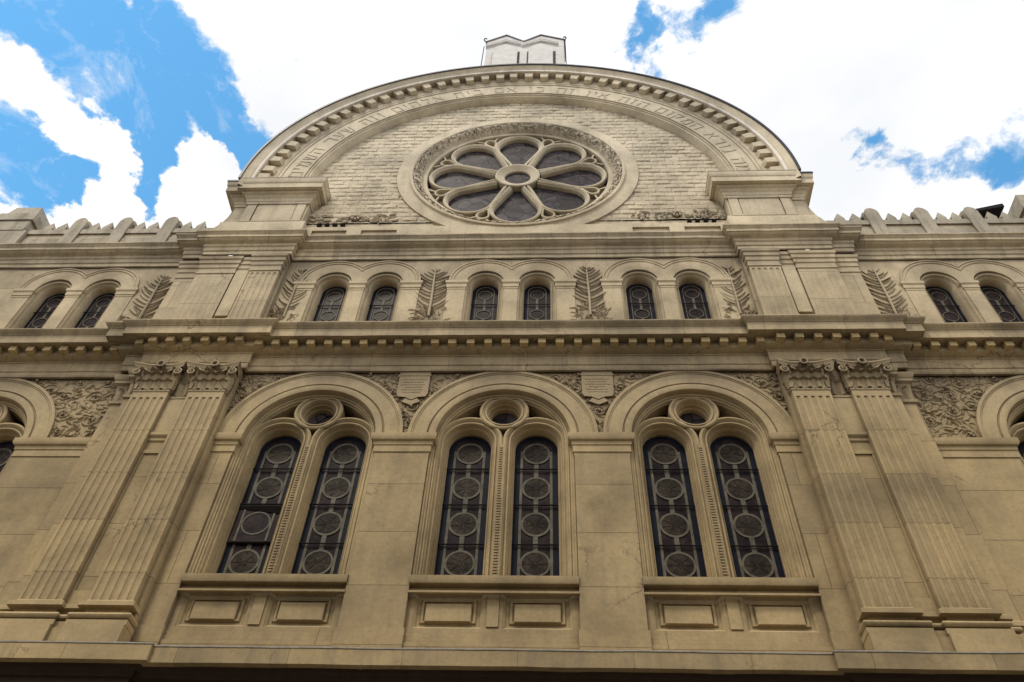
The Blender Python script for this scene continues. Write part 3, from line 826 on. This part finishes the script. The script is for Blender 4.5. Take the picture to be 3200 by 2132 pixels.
# carved Hebrew inscription round the band, each letter as a few strokes in a unit square
ST = {
 'מ': [((.12,0),(.36,.9)), ((.05,.95),(.32,.62)), ((.36,.88),(.9,.88)), ((.9,.88),(.9,0)), ((.45,0),(.9,0))],
 'ה': [((0,.92),(1,.92)), ((.9,.92),(.9,0)), ((.15,0),(.15,.6))],
 'נ': [((.3,.95),(.72,.95)), ((.72,.95),(.72,0)), ((.15,0),(.72,0))],
 'ו': [((.3,.95),(.65,.95)), ((.65,.95),(.65,0))],
 'ר': [((.05,.92),(.88,.92)), ((.88,.92),(.88,0))],
 'א': [((.05,.95),(.95,0)), ((.92,.97),(.60,.40)), ((.08,0),(.34,.66))],
 'ק': [((.05,.92),(.9,.92)), ((.9,.92),(.55,.2)), ((.18,.6),(.18,-.22))],
 'ם': [((.08,.92),(.9,.92)), ((.9,.92),(.9,0)), ((.9,0),(.12,0)), ((.12,0),(.12,.92))],
 'ז': [((.2,.95),(.8,.92)), ((.5,.92),(.5,0))],
 'י': [((.3,.95),(.65,.92)), ((.65,.92),(.6,.5))],
 'ן': [((.3,.95),(.62,.95)), ((.62,.95),(.62,-.22))],
 'כ': [((.1,.95),(.8,.95)), ((.85,.93),(.85,.05)), ((.8,0),(.1,0))],
 'ב': [((.1,.95),(.8,.95)), ((.8,.95),(.8,0)), ((0,0),(1,0))],
 'ת': [((.0,.92),(.9,.92)), ((.9,.92),(.9,0)), ((.25,.92),(.2,0)), ((.2,0),(.02,0))],
 'ל': [((.2,1.25),(.2,.85)), ((.2,.85),(.85,.85)), ((.85,.85),(.5,0))],
 'ש': [((.05,.95),(.25,0)), ((.5,.95),(.3,.12)), ((.95,.95),(.72,0)), ((.25,0),(.72,0))],
 'ע': [((.15,.95),(.42,.28)), ((.92,.95),(.6,.1)), ((.62,.12),(.08,0))],
}
txt = 'מה נורא המקום הזה אין זה כי אם בית אלהים וזה שער השמים'
adv = {'ו': .24, 'ז': .28, 'י': .22, 'ן': .24, ' ': .30, 'נ': .33}
tot = sum(adv.get(ch, .42) for ch in txt)
Rb = 6.58; span = Rb*PI*.955; kx = span/tot
ins = MB(); cur = 0.0; lh = .40
for ch in txt:
    wd = adv.get(ch, .42)*kx
    a = PI*.0225 + (cur+wd/2)/Rb
    cur += wd
    if ch == ' ': continue
    lw_ = min(.34, wd*.80)
    ox, oz = math.cos(a), math.sin(a); tx, tz = math.sin(a), -math.cos(a)
    def P(u, v):
        rr = Rb+v*lh; tt = (u-.5)*lw_
        return (rr*ox+tt*tx, GZ+rr*oz+tt*tz)
    for p, q_ in ST[ch]:
        ins.bar(P(*p), P(*q_), .036, .016, -.279)
ins.build('inscription', M['carved'], G, smooth=False)

RZ_ = 24.65
# attic wall under the tympanum with sunk panels, sockets and rosettes
mb = MB()
outer = [(-6.0, 20.4), (6.0, 20.4), (6.0, 21.75), (-6.0, 21.75)]
mb.poly(outer, .06)
band = [(-5.95, 20.45), (5.95, 20.45), (5.95, 21.42), (-5.95, 21.42)]
holes = []
for s in (-1, 1):
    for a, b_ in ((3.25, 4.25), (4.66, 5.64)):
        xs = sorted((a*s, b_*s)); holes.append([(xs[0], 20.72), (xs[1], 20.72), (xs[1], 21.24), (xs[0], 21.24)])
mb.poly(band, -.06, holes)
for h_ in holes:
    sweep_xz(mb, h_, [(0, -.06), (0, .0)], closed=True, side=1); mb.poly(h_, .0)
mb.add([(-5.95, -.06, 21.42), (5.95, -.06, 21.42), (5.95, .06, 21.5), (-5.95, .06, 21.5)], [(0, 1, 2, 3)])
mb.build('attic_wall', M['trim'], B, smooth=False)
for s in (-1, 1):
    for i in range(4):
        x = s*(4.86+i*.225); mb = MB(); mb.box(x-.055, x+.055, -.03, .09, 21.56, 21.68)
        mb.build('socket', M['dark'], B, smooth=False)
for s in (-1, 1):
    mb = MB(); X = s*4.55; Z = 22.0
    for i in range(8):
        a = i*PI/4
        mb.tube([(X+.05*math.cos(a), -.04, Z+.05*math.sin(a)), (X+.15*math.cos(a), -.02, Z+.15*math.sin(a))], [.03, .05], 6)
    mb.tube([(X, -.07, Z-.05), (X, -.07, Z+.05)], .05, 8)
    rnd = random.Random(50+s)
    for i in range(64):
        u = rnd.uniform(3.35, 5.80); z0 = 21.82+rnd.uniform(0, .34)
        if math.hypot(u-4.55, z0-Z) < .2 or math.hypot(u, z0-RZ_) < 3.78: continue
        an = rnd.uniform(0, 2*PI); l = rnd.uniform(.12, .22); k = rnd.uniform(-1.2, 1.2)
        blade(mb, [(s*u+l*q*math.cos(an+k*q), z0+l*q*math.sin(an+k*q)) for q in (0, .25, .5, .75, 1)], rnd.uniform(.05, .08), .012-.002*(i % 5), rnd.uniform(.02, .04))
    mb.build('rosette', M['carved'], B)

# ------------------------------------------------------------------ rose window
RZ = 24.65
R_ = empty('rose_window', B)
mb = MB()
sweep_xz(mb, circle(0, RZ, 2.80, 128), [(-.02, .5), (-.01, .17), (.0, .15), (.10, .14), (.11, .12), (.14, .12)], closed=True)
sweep_xz(mb, circle(0, RZ, 2.80, 128), [(.40, -.07), (.41, -.10), (.435, -.115), (.47, -.115), (.50, -.10), (.505, -.06), (.53, -.04), (.60, -.035), (.90, -.02), (.905, .12)], closed=True)
mb.build('ring_moulding', M['trim'], R_)
mb = MB()                                                             # carved hollow of the ring
na, nr = 620, 13; vs = []
for i in range(na):
    a = 2*PI*i/na
    for j in range(nr):
        t = j/(nr-1); r = 2.92+.30*t; y = .13-.19*(1-(1-t)**1.6)
        h = .085*leafwork((a if a < PI else 2*PI-a)*2.6, t*.40+(0 if a < PI else 5), 40.0)*math.sin(PI*min(1, max(0.02, t)))**.5
        vs.append((r*math.cos(a), y-h, RZ+r*math.sin(a)))
mb.add(vs, [(i*nr+j, ((i+1) % na)*nr+j, ((i+1) % na)*nr+j+1, i*nr+j+1) for i in range(na) for j in range(nr-1)])
mb.build('carved_band', M['carved'], R_)
RHO, RL = 1.97, .70
def petal_path(k, rl=RL, r0=.70, w0=.17):
    a = PI/2 + k*PI/4
    # local frame: t along the axis, s sideways; tangent from the hub corner to the lobe
    th0 = None
    dx, dz = RHO-r0, -w0
    dist = math.hypot(dx, dz); beta = math.acos(min(1, rl/dist))
    base = math.atan2(w0-0, r0-RHO)
    th = base - beta
    pts = []
    n_ = 30
    for i in range(n_+1):
        q = th*(1-2*i/n_)
        pts.append((RHO+rl*math.cos(q), rl*math.sin(q)))
    pts = [(r0, w0)] + pts + [(r0, -w0)]
    return [(t_*math.cos(a)-s_*math.sin(a), RZ+t_*math.sin(a)+s_*math.cos(a)) for t_, s_ in pts]
PROF = [(.085, .32), (.09, .175), (.07, .15), (.035, .145), (.015, .165), (-.005, .17), (-.02, .20), (-.045, .215), (-.055, .25), (-.058, .36)]
for k in range(8):
    p = petal_path(k)
    mb = MB(); sweep_xz(mb, p, [(o, y+.002*(k % 2)) for o, y in PROF], closed=False)
    mb.build('petal_frame', M['trim'], R_)
    g = MB(); g.poly(petal_path(k, RL-.04, .62, .14), .35); g.build('petal_glass', M['rose_glass'], R_, smooth=False)
    a = PI/2 + (k+.5)*PI/4                                             # pierced drop between two petals at the rim
    ca, sa = math.cos(a), math.sin(a)
    def T(t_, s_): return (t_*ca-s_*sa, RZ+t_*sa+s_*ca)
    pts = [T(2.12, 0)] + [T(2.47+.165*math.cos(q), .165*math.sin(q)) for q in [2.2-4.4*i/16 for i in range(17)]]
    mb = MB(); sweep_xz(mb, pts, [(.05, .30), (.05, .19), (.03, .17), (-.01, .17), (-.02, .20), (-.025, .33)], closed=True)
    for sgn in (-1, 1):
        mb.bar(T(2.56, .13*sgn), T(2.76, .36*sgn), .05, .10, .30)
    mb.build('rim_drop', M['trim'], R_)
    wq = [T(1.62, 0)] + [T(RHO*math.cos(PI/8)+RL*math.cos(q), -RHO*math.sin(PI/8)+RL*math.sin(q)) for q in [1.75-1.45*i/10 for i in range(11)]]
    left = [(T(1.62, 0))]
    # stone web behind the drop: between the two neighbouring lobes and the rim
    lob = []
    for i in range(9):
        q = 1.9 - 1.75*i/8
        lob.append((RHO*math.cos(PI/8)+.66*math.cos(q), RHO*math.sin(-PI/8)+.66*math.sin(q)))
    lob = [(t_, s_) for t_, s_ in lob if s_ <= 0.0 and t_ > 1.4]
    lob.sort(key=lambda c: c[0])
    poly = [T(1.95, 0)] + [T(*c) for c in lob if c[0] > 1.95] + [T(2.83*math.cos(q), 2.83*math.sin(q)) for q in (-.24, -.12, 0, .12, .24)] + [T(c[0], -c[1]) for c in reversed(lob) if c[0] > 1.95]
    mb = MB(); mb.poly(poly, .34); mb.build('rim_web', M['sooty'], R_, smooth=False)
mb = MB(); sweep_xz(mb, circle(0, RZ, .40, 64), [(.29, .34), (.295, .15), (.28, .125), (.23, .12), (.21, .14), (.06, .19), (.045, .205), (.02, .205), (.0, .23), (-.005, .30)], closed=True)
mb.build('hub', M['trim'], R_)
g = MB(); g.poly(circle(0, RZ, .41, 40), .285); g.build('hub_glass', M['rose_glass'], R_, smooth=False)
g = MB(); g.poly(circle(0, RZ, 2.82, 64), .52); g.build('dark_backing', M['dark'], R_, smooth=False)

# ------------------------------------------------------------------ the blocks that carry the gable arch
def mp_(pth, s): return pth if s > 0 else [(-x, y) for x, y in reversed(pth)]
for s in (-1, 1):
    I = empty('impost_block', B)
    mb = MB()
    x = sorted((5.93*s, 7.75*s)); mb.box(x[0], x[1], -.25, .6, 21.2, 22.8)
    x = sorted((7.75*s, 8.12*s)); mb.box(x[0], x[1], -.16, .6, 21.2, 22.8)
    for xx in (6.12, 7.56):
        mb.box(min(xx*s-.13, xx*s+.13), max(xx*s-.13, xx*s+.13), -.30, -.2, 21.42, 22.40)
        mb.box(xx*s-.16, xx*s+.16, -.325, -.2, 22.30, 22.40); mb.box(xx*s-.15, xx*s+.15, -.32, -.2, 21.36, 21.44)
    mb.box(6.84*s-.56, 6.84*s+.56, -.275, -.2, 21.44, 22.30)
    mb.build('pedestal', M['sooty'], I, smooth=False)
    mb = MB()
    pth = mp_([(5.93, .5), (5.93, -.25), (7.75, -.25), (7.75, -.16), (8.12, -.16), (8.12, .9)], s)
    sweep_plan(mb, pth, [(0, 22.36), (.03, 22.37), (.04, 22.47), (.055, 22.48), (.075, 22.60), (.09, 22.61), (.14, 22.69), (.21, 22.72), (.215, 22.79), (.32, 22.80), (.325, 22.79), (.335, 22.79), (.335, 23.02), (.345, 23.03), (.365, 23.06), (.38, 23.20), (.385, 23.28), (.0, 23.36), (-.3, 23.37)])
    mb.build('cornice', M['trim'], I)
    mb = MB(); sweep_plan(mb, pth, [(.388, 23.262), (.392, 23.262), (.392, 23.288), (.30, 23.31)]); mb.build('flashing', M['flashing'], I)
    mb = MB(); sweep_plan(mb, mp_([(7.80, -.16), (8.12, -.16), (8.12, .9)], s), [(.387, 23.24), (.402, 23.24), (.402, 23.315), (.2, 23.335)]); mb.build('metal_edging', M['slate'], I)
    mb = MB()
    pth = mp_([(5.82, .5), (5.82, -.32), (8.15, -.32), (8.15, .6)], s)
    sweep_plan(mb, pth, [(.03, 20.45), (.03, 21.28), (.015, 21.31), (-.3, 21.40)])
    mb.build('plinth', M['trim'], I)
    mb = MB()                                                         # scroll-shaped shoulder falling to the wing
    prof = [(8.05, 20.5), (8.05, 22.9), (8.18, 22.75), (8.20, 22.3), (8.24, 21.95), (8.32, 21.66), (8.45, 21.42), (8.62, 21.22), (8.85, 21.05), (9.0, 20.9), (9.0, 20.5)]
    mb.prism([(a*s, b_) for a, b_ in prof], -.10, .5)
    mb.build('scroll_shoulder', M['sooty'], I, smooth=False)
    mb = MB()
    for (a, b_, r) in ((8.42, 21.72, .10), (8.62, 21.46, .07), (8.75, 21.30, .05)):
        mb.tube([(a*s, .05, b_), (a*s, .45, b_)], r, 8)
    mb.build('crocket', M['weathered'], I)

# ------------------------------------------------------------------ parapets with merlons over the wings
for s in (-1, 1):
    Q = empty('parapet', B)
    mb = MB()
    xs = sorted((8.6*s, XE*s))
    mb.box(xs[0], xs[1], .06, .50, 20.3, 21.18)
    mb.box(xs[0], xs[1], .04, .5, 21.40, 21.62)
    mb.build('parapet_wall', M['weathered'], Q, smooth=False)
    mb = MB()
    mb.box(xs[0], xs[1], .09, .45, 21.18, 21.40)
    mb.build('parapet_panel', M['sooty'], Q, smooth=False)
    def big_merlon():
        mb = MB(); h = .19
        mb.box(-h, h, -.02, .5, 20.4, 21.95)
        pts = [(-h, 21.95), (h, 21.95)] + [(h*math.cos(q), 21.95+.26*math.sin(q)) for q in [PI*i/10 for i in range(1, 10)]]
        mb.prism(pts, -.02, .5)
        pts = [(-h-.04, 21.93), (h+.04, 21.93)] + [((h+.05)*math.cos(q), 21.97+.29*math.sin(q)) for q in [PI*i/10 for i in range(0, 11)]]
        mb.prism(pts, .12, .56)
        return mb
    def small_merlon():
        mb = MB()
        mb.add([(-.13, .0, 21.62), (.13, .0, 21.62), (.13, .4, 21.62), (-.13, .4, 21.62), (-.14, .0, 21.76), (.14, .0, 21.76), (.14, .4, 21.76), (-.14, .4, 21.76), (.02, .03, 22.07), (.0, .36, 22.04)],
               [(0,1,5,4), (1,2,6,5), (2,3,7,6), (3,0,4,7), (4,5,8), (5,6,9,8), (6,7,9), (7,4,8,9)])
        return mb
    bm_ = big_merlon(); sm_ = small_merlon()
    first = None
    for x in (9.92, 11.27, 12.62, 14.9, 16.2):
        if first is None:
            first = bm_.build('merlon', M['weathered'], Q, smooth=False, loc=(x*s, .033, 0))
        else:
            c = first.copy(); C.objects.link(c); c.parent = Q; c.location = (x*s, .033, 0)
    first = None
    for x in (9.0, 9.42, 10.40, 10.80, 11.75, 12.15, 13.1, 13.5):
        if first is None:
            first = sm_.build('small_merlon', M['weathered'], Q, smooth=False, loc=(x*s, .06, 0))
        else:
            c = first.copy(); C.objects.link(c); c.parent = Q; c.location = (x*s, .06, 0)
    K = MB()
    x0 = 14.35
    for (a0, a1, y0, z0, z1) in ((13.95, 15.4, -.06, 20.3, 21.45), (14.05, 15.3, -.08, 21.45, 21.95), (13.98, 15.36, -.12, 21.95, 22.28), (14.12, 15.2, -.05, 22.28, 22.42)):
        xs = sorted((a0*s, a1*s)); K.box(xs[0], xs[1], y0, 1.1, z0, z1)
    b0 = [(14.15*s, .0, 22.42), (15.1*s, .0, 22.42), (15.1*s, 1.0, 22.42), (14.15*s, 1.0, 22.42), (14.22*s, .05, 22.9), (15.0*s, .05, 22.9), (15.0*s, .95, 22.9), (14.22*s, .95, 22.9)]
    K.add(b0, [(0,1,5,4), (1,2,6,5), (2,3,7,6), (3,0,4,7), (4,5,6,7)])
    K.build('corner_block', M['weathered'], Q, smooth=False)

# roof lantern hatch seen over the right parapet, and the main roof
H = empty('roof_hatch', B)
mb = MB(); mb.box(13.45, 14.75, 1.55, 3.0, 20.2, 24.05); mb.build('hatch_wall', M['render'], H, smooth=False)
mb = MB()
mb.add([(13.7, 1.3, 24.02), (14.95, 1.3, 24.38), (14.95, 3.2, 24.38), (13.7, 3.2, 24.02), (13.7, 1.3, 24.14), (14.95, 1.3, 24.55), (14.95, 3.2, 24.55), (13.7, 3.2, 24.14)], [(0,3,2,1), (4,5,6,7), (0,1,5,4), (1,2,6,5), (2,3,7,6), (3,0,4,7)])
mb.build('hatch_roof', M['iron'], H, smooth=False)
mb = MB()
sweep_xz(mb, [(-8.0, 20.4)] + arc(0, GZ, 8.0, PI, 0, 40) + [(8.0, 20.4)], [(0, .6), (0, 14.0)])
mb.poly(arch_path(0, 8.0, 20.4, GZ, 40), .62)
mb.build('roof', M['roof'], B)

# ------------------------------------------------------------------ white twin-gabled block on top of the gable
TB = tag(empty('rooftop_block', None, (0.06, .1, 31.4)), 'white block with two pointed tops rising behind the crown of the round gable', 'roof ornament')
mb = MB()
o = lambda x, z: (x-.06, z-31.4)
outl = [o(-1.50, 31.4), o(1.60, 31.4), o(1.60, 35.32), o(.66, 35.92), o(-.02, 35.22), o(-.74, 35.98), o(-1.50, 35.32)]
mb.prism(outl, -.25, .6)
for s_, pk in ((-.74, 35.98), (.66, 35.92)):
    pass
mb.build('body', M['white'], TB, smooth=False)
mb = MB()
for c_, w_ in ((-.74, .72), (.68, .72)):                              # stepped label mouldings following each point
    for k, dz in enumerate((.34, .58)):
        p0, p1, p2 = o(c_-.78, 34.98-dz+.30), o(c_, 35.72-dz+.05), o(c_+.68, 35.15-dz+.25)
        mb.bar(p0, p1, .07, .07+.03*k, -.25); mb.bar(p1, p2, .07, .072+.03*k, -.25)
mb.build('label_moulding', M['white'], TB, smooth=False)
for c_, hw in ((-.72, .43), (.67, .42)):
    mb = MB()
    x0, x1 = c_-hw-.05, c_+hw+.05
    zt = 34.1
    pts = [o(x0, 31.4), o(x1, 31.4), o(x1, zt), o(x1-.12, zt+.25), o(c_, zt+.52), o(x0+.12, zt+.25), o(x0, zt)]
    mb.prism(pts, -.42, -.24)
    mb.build('tablet_face', M['white'], TB, smooth=False)
for x0, x1 in ((-1.24, -1.16), (-.235, -.155), (.135, .205), (1.16, 1.25)):
    mb = MB(); a = o(x0, 31.4); b_ = o(x1, 34.15); mb.box(a[0], b_[0], -.275, -.245, a[1], b_[1]); mb.build('dark_slot', M['slot'], TB, smooth=False)
mb = MB(); a = o(-.15, 31.4); b_ = o(.13, 34.0); mb.box(a[0], b_[0], -.29, -.25, a[1], b_[1]); mb.build('centre_infill', M['white'], TB, smooth=False)
mb = MB(); mb.add([], [])
pts = [o(-1.56, 35.30), o(-.74, 36.02), o(-.02, 35.26), o(.66, 35.96), o(1.66, 35.34)]
for a, b_ in zip(pts[:-1], pts[1:]): mb.bar(a, b_, .05, .95, .65)
mb.build('coping', M['roof'], TB, smooth=False)
for s_, x in ((-1, -1.58), (1, 1.63)):
    mb = MB()
    p = [(o(x, 35.25)[0], -.30, o(x, 35.25)[1]), (o(x, 0)[0]+s_*.06, -.32, o(0, 35.40)[1]), (o(x, 0)[0]+s_*.04, -.32, o(0, 35.55)[1]), (o(x, 0)[0]-s_*.06, -.31, o(0, 35.52)[1])]
    mb.tube(p, .025, 5)
    mb.tube([(o(x, 0)[0]+s_*.02, -.30, o(0, 31.6)[1]), (o(x, 0)[0]+s_*.02, -.30, o(0, 34.7)[1])], .018, 5)
    mb.build('iron_hook', M['iron'], TB)

# ------------------------------------------------------------------ setting: street
mb = MB(); mb.add([(-400, -400, 0), (400, -400, 0), (400, 400, 0), (-400, 400, 0)], [(0, 1, 2, 3)])
tag(mb.build('ground', M['asphalt'], None, smooth=False), kind='structure')
mb = MB(); mb.box(-60, 60, -3.2, -.2, .004, .14); tag(mb.build('pavement', M['paving'], None, smooth=False), kind='structure')
mb = MB(); mb.box(-60, 60, -16.5, -13.6, .004, .14); tag(mb.build('far_pavement', M['paving'], None, smooth=False), kind='structure')

mb = MB()  # unseen houses behind the camera, added to keep low sky off the front
for k in range(-3, 4):
    x = k*13.0; h = 15.5 + 1.5*math.sin(k*2.1)
    mb.box(x-6.49, x+6.49, -30, -16.6, 0, h)
    mb.box(x-6.45, x+6.45, -16.6, -16.25, h-.5, h-.1)
    for f_ in range(4):
        for i in range(4):
            xx = x-4.6+i*3.07; z0 = 1.0+f_*3.6
            mb.box(xx-.65, xx+.65, -16.62, -16.52, z0-.1, z0); mb.box(xx-.75, xx+.75, -16.62, -16.48, z0+2.3, z0+2.45)
tag(mb.build('unseen_terrace', M['render'], None, smooth=False), kind='structure')
# ------------------------------------------------------------------ camera
cam = bpy.data.cameras.new('camera'); co = bpy.data.objects.new('camera', cam); C.objects.link(co)
cam.sensor_width = 36.0; cam.lens = 29.215; cam.clip_end = 2000
r = Vector((0.9989193, 0.03358854, 0.03212535)); f = Vector((-0.0461642, 0.63679808, 0.76964737)).normalized()
r = (r - f*r.dot(f)).normalized(); u = r.cross(f)
co.matrix_world = Matrix(((r.x, u.x, -f.x, 0.98948), (r.y, u.y, -f.y, -12.2749), (r.z, u.z, -f.z, 1.6), (0, 0, 0, 1)))
sc.camera = co

# ------------------------------------------------------------------ light: a sky of broken bright cloud and a soft veiled sun
SUN_EL, SUN_AZ = math.radians(58), math.radians(205)
wd = bpy.data.worlds.new('World'); sc.world = wd; wd.use_nodes = True
nt = wd.node_tree; L = nt.links
for n_ in list(nt.nodes): nt.nodes.remove(n_)
wo = nt.nodes.new('ShaderNodeOutputWorld'); bg = nt.nodes.new('ShaderNodeBackground'); L.new(bg.outputs[0], wo.inputs[0])
sky = nt.nodes.new('ShaderNodeTexSky'); sky.sky_type = 'NISHITA'; sky.sun_disc = False
sky.sun_elevation = SUN_EL; sky.sun_rotation = SUN_AZ; sky.air_density = 1.3; sky.dust_density = 0.3; sky.ozone_density = 2.0
tc = nt.nodes.new('ShaderNodeTexCoord')
sep = nt.nodes.new('ShaderNodeSeparateXYZ'); L.new(tc.outputs['Generated'], sep.inputs[0])
zc = math_node(nt, 'MAXIMUM', sep.outputs[2], 0.04)
uu = math_node(nt, 'DIVIDE', sep.outputs[0], zc); vv = math_node(nt, 'DIVIDE', sep.outputs[1], zc)
cmb = nt.nodes.new('ShaderNodeCombineXYZ'); L.new(uu, cmb.inputs[0]); L.new(vv, cmb.inputs[1])
wn = N(nt, 'ShaderNodeTexNoise', Scale=11.0, Detail=8, Roughness=0.6); L.new(cmb.outputs[0], wn.inputs['Vector'])
wsep = nt.nodes.new('ShaderNodeSeparateColor'); L.new(wn.outputs['Color'], wsep.inputs[0])
uu = math_node(nt, 'ADD', uu, math_node(nt, 'MULTIPLY', math_node(nt, 'SUBTRACT', wsep.outputs[0], 0.5), 0.20))
vv = math_node(nt, 'ADD', vv, math_node(nt, 'MULTIPLY', math_node(nt, 'SUBTRACT', wsep.outputs[1], 0.5), 0.20))
WISPS = [(-1.2, -0.5473, 0.5419, 42.9282, 17.0763, -1.5143, 13.1088), (-0.8, -0.6836, 0.5532, 17.9082, 7.0371, -0.3781, 24.4079), (-0.8, -0.4908, 0.4846, 39.1287, -9.5953, 9.1742, 18.1648), (-0.7, -0.4848, 0.5909, 26.746, 7.3332, -0.9284, 64.4855), (-0.6, -0.5636, 0.4228, 27.2324, 19.3792, -14.0121, 31.0798), (0.42, -0.4735, 0.3774, 17.0, -3.0, 1.0, 14.0), (0.30, -0.50, 0.47, 22.0, -6.0, 3.0, 9.0), (0.35, -0.66, 0.60, 16.0, 3.0, -1.0, 16.0), (0.25, -0.55, 0.35, 20.0, 3.0, -2.0, 20.0)]
BLOBS = [
(-1, -0.5592, 0.3556, 7.7756, 4.2375, -1.8762, 9.029), (-1, -0.7129, 0.5193, 8.6197, 3.6, -0.1675, 10.1252),
(-1, -0.5288, 0.4653, 17.9433, 7.2668, -0.779, 6.856), (-1, -0.4393, 0.4252, 20.9611, -8.4116, 4.2875, 7.3297),
(-1, -0.4033, 0.4861, 24.9414, -7.3498, 6.9261, 13.2989), (-1, -0.6126, 0.3176, 10.3165, 4.1994, -0.4958, 21.5962),
(1, -0.6544, 0.4065, 8.0033, 9.6286, -14.7647, 12.3386), (1, -0.6012, 0.5211, 27.3086, 6.0718, 1.3654, 10.6022),
(1, -0.6255, 0.4574, 20.9072, 19.7386, -17.6003, 21.8673), (1, -0.4716, 0.5103, 25.7524, -11.281, 6.1383, 9.1675),
(1, -0.4484, 0.5705, 32.5424, 8.3595, -0.3126, 20.7606), (1, -0.5753, 0.6003, 7.2067, 2.3266, -0.4096, 29.1326),
(1, -0.4975, 0.3101, 29.2712, 21.11, -22.9398, 54.7405), (-0.9, 0.124, 0.3575, 46.0745, -7.4021, 1.2021, 18.2082),
(-0.5, 0.164, 0.3455, 35.6575, -3.5695, -0.7417, 32.7743), (-0.6, 0.5497, 0.537, 9.2419, -1.1385, -6.671, 27.8149),
(-0.55, 0.4355, 0.5041, 30.3171, -7.5624, -0.6898, 39.0588), (-0.35, 0.5938, 0.5038, 30.7396, -10.5107, -0.3266, 18.3885),
(-0.3, 0.0937, 0.3699, 31.9668, -1.7262, -0.6894, 31.6308),
]+WISPS
acc = None
for sgn, uc, vc, a, b_, c_, d_ in BLOBS:
    du = math_node(nt, 'SUBTRACT', uu, uc); dv = math_node(nt, 'SUBTRACT', vv, vc)
    p = math_node(nt, 'ADD', math_node(nt, 'MULTIPLY', du, a), math_node(nt, 'MULTIPLY', dv, b_))
    q = math_node(nt, 'ADD', math_node(nt, 'MULTIPLY', du, c_), math_node(nt, 'MULTIPLY', dv, d_))
    rr = math_node(nt, 'ADD', math_node(nt, 'MULTIPLY', p, p), math_node(nt, 'MULTIPLY', q, q))
    e = math_node(nt, 'MULTIPLY', math_node(nt, 'EXPONENT', math_node(nt, 'MULTIPLY', rr, -1.1)), sgn*1.5)
    acc = e if acc is None else math_node(nt, 'ADD', acc, e)
nz1 = N(nt, 'ShaderNodeTexNoise', Scale=11.0, Detail=13, Roughness=0.66, Distortion=0.5); L.new(cmb.outputs[0], nz1.inputs['Vector'])
nn = math_node(nt, 'MULTIPLY', math_node(nt, 'SUBTRACT', nz1.outputs[0], 0.5), 3.8)
acc = math_node(nt, 'MINIMUM', math_node(nt, 'MAXIMUM', acc, -1.2), 0.4)
amp = N(nt, 'ShaderNodeMapRange'); L.new(acc, amp.inputs[0])
for k_, v_ in ((1, -0.55), (2, -0.05), (3, 1.0), (4, 0.5)): amp.inputs[k_].default_value = v_
dens = math_node(nt, 'ADD', math_node(nt, 'ADD', acc, 1.12), math_node(nt, 'MULTIPLY', nn, amp.outputs[0]))
fac = ramp(nt, dens, [(0.0, 0.0), (0.34, 0.20), (0.56, 0.62), (0.78, 1.0)])
tint = mixcol(nt, 1.0, sky.outputs[0], (0.125, 0.235, 0.250), 'MULTIPLY')
nz2 = N(nt, 'ShaderNodeTexNoise', Scale=3.0, Detail=4); L.new(cmb.outputs[0], nz2.inputs['Vector'])
cl = mixcol(nt, ramp(nt, nz2.outputs[0], [(0.35, 0.0), (0.65, 1.0)]), (0.93, 0.95, 0.985), (1.18, 1.17, 1.16))
col = mixcol(nt, fac, tint, cl)
L.new(col, bg.inputs[0]); bg.inputs[1].default_value = 1.0

sl = bpy.data.lights.new('sun', 'SUN'); so = bpy.data.objects.new('sun', sl); C.objects.link(so)
sl.energy = 1.55; sl.angle = math.radians(10); sl.color = (1.0, 0.91, 0.75)
d = Vector((math.sin(SUN_AZ)*math.cos(SUN_EL), math.cos(SUN_AZ)*math.cos(SUN_EL), math.sin(SUN_EL)))
so.rotation_euler = d.to_track_quat('Z', 'Y').to_euler(); so.location = d*60

sc.view_settings.view_transform = 'Standard'; sc.view_settings.look = 'None'; sc.view_settings.exposure = 0; sc.view_settings.gamma = 1
sc.render.engine = 'CYCLES'
sc.cycles.use_denoising = True
sc.cycles.max_bounces = 6
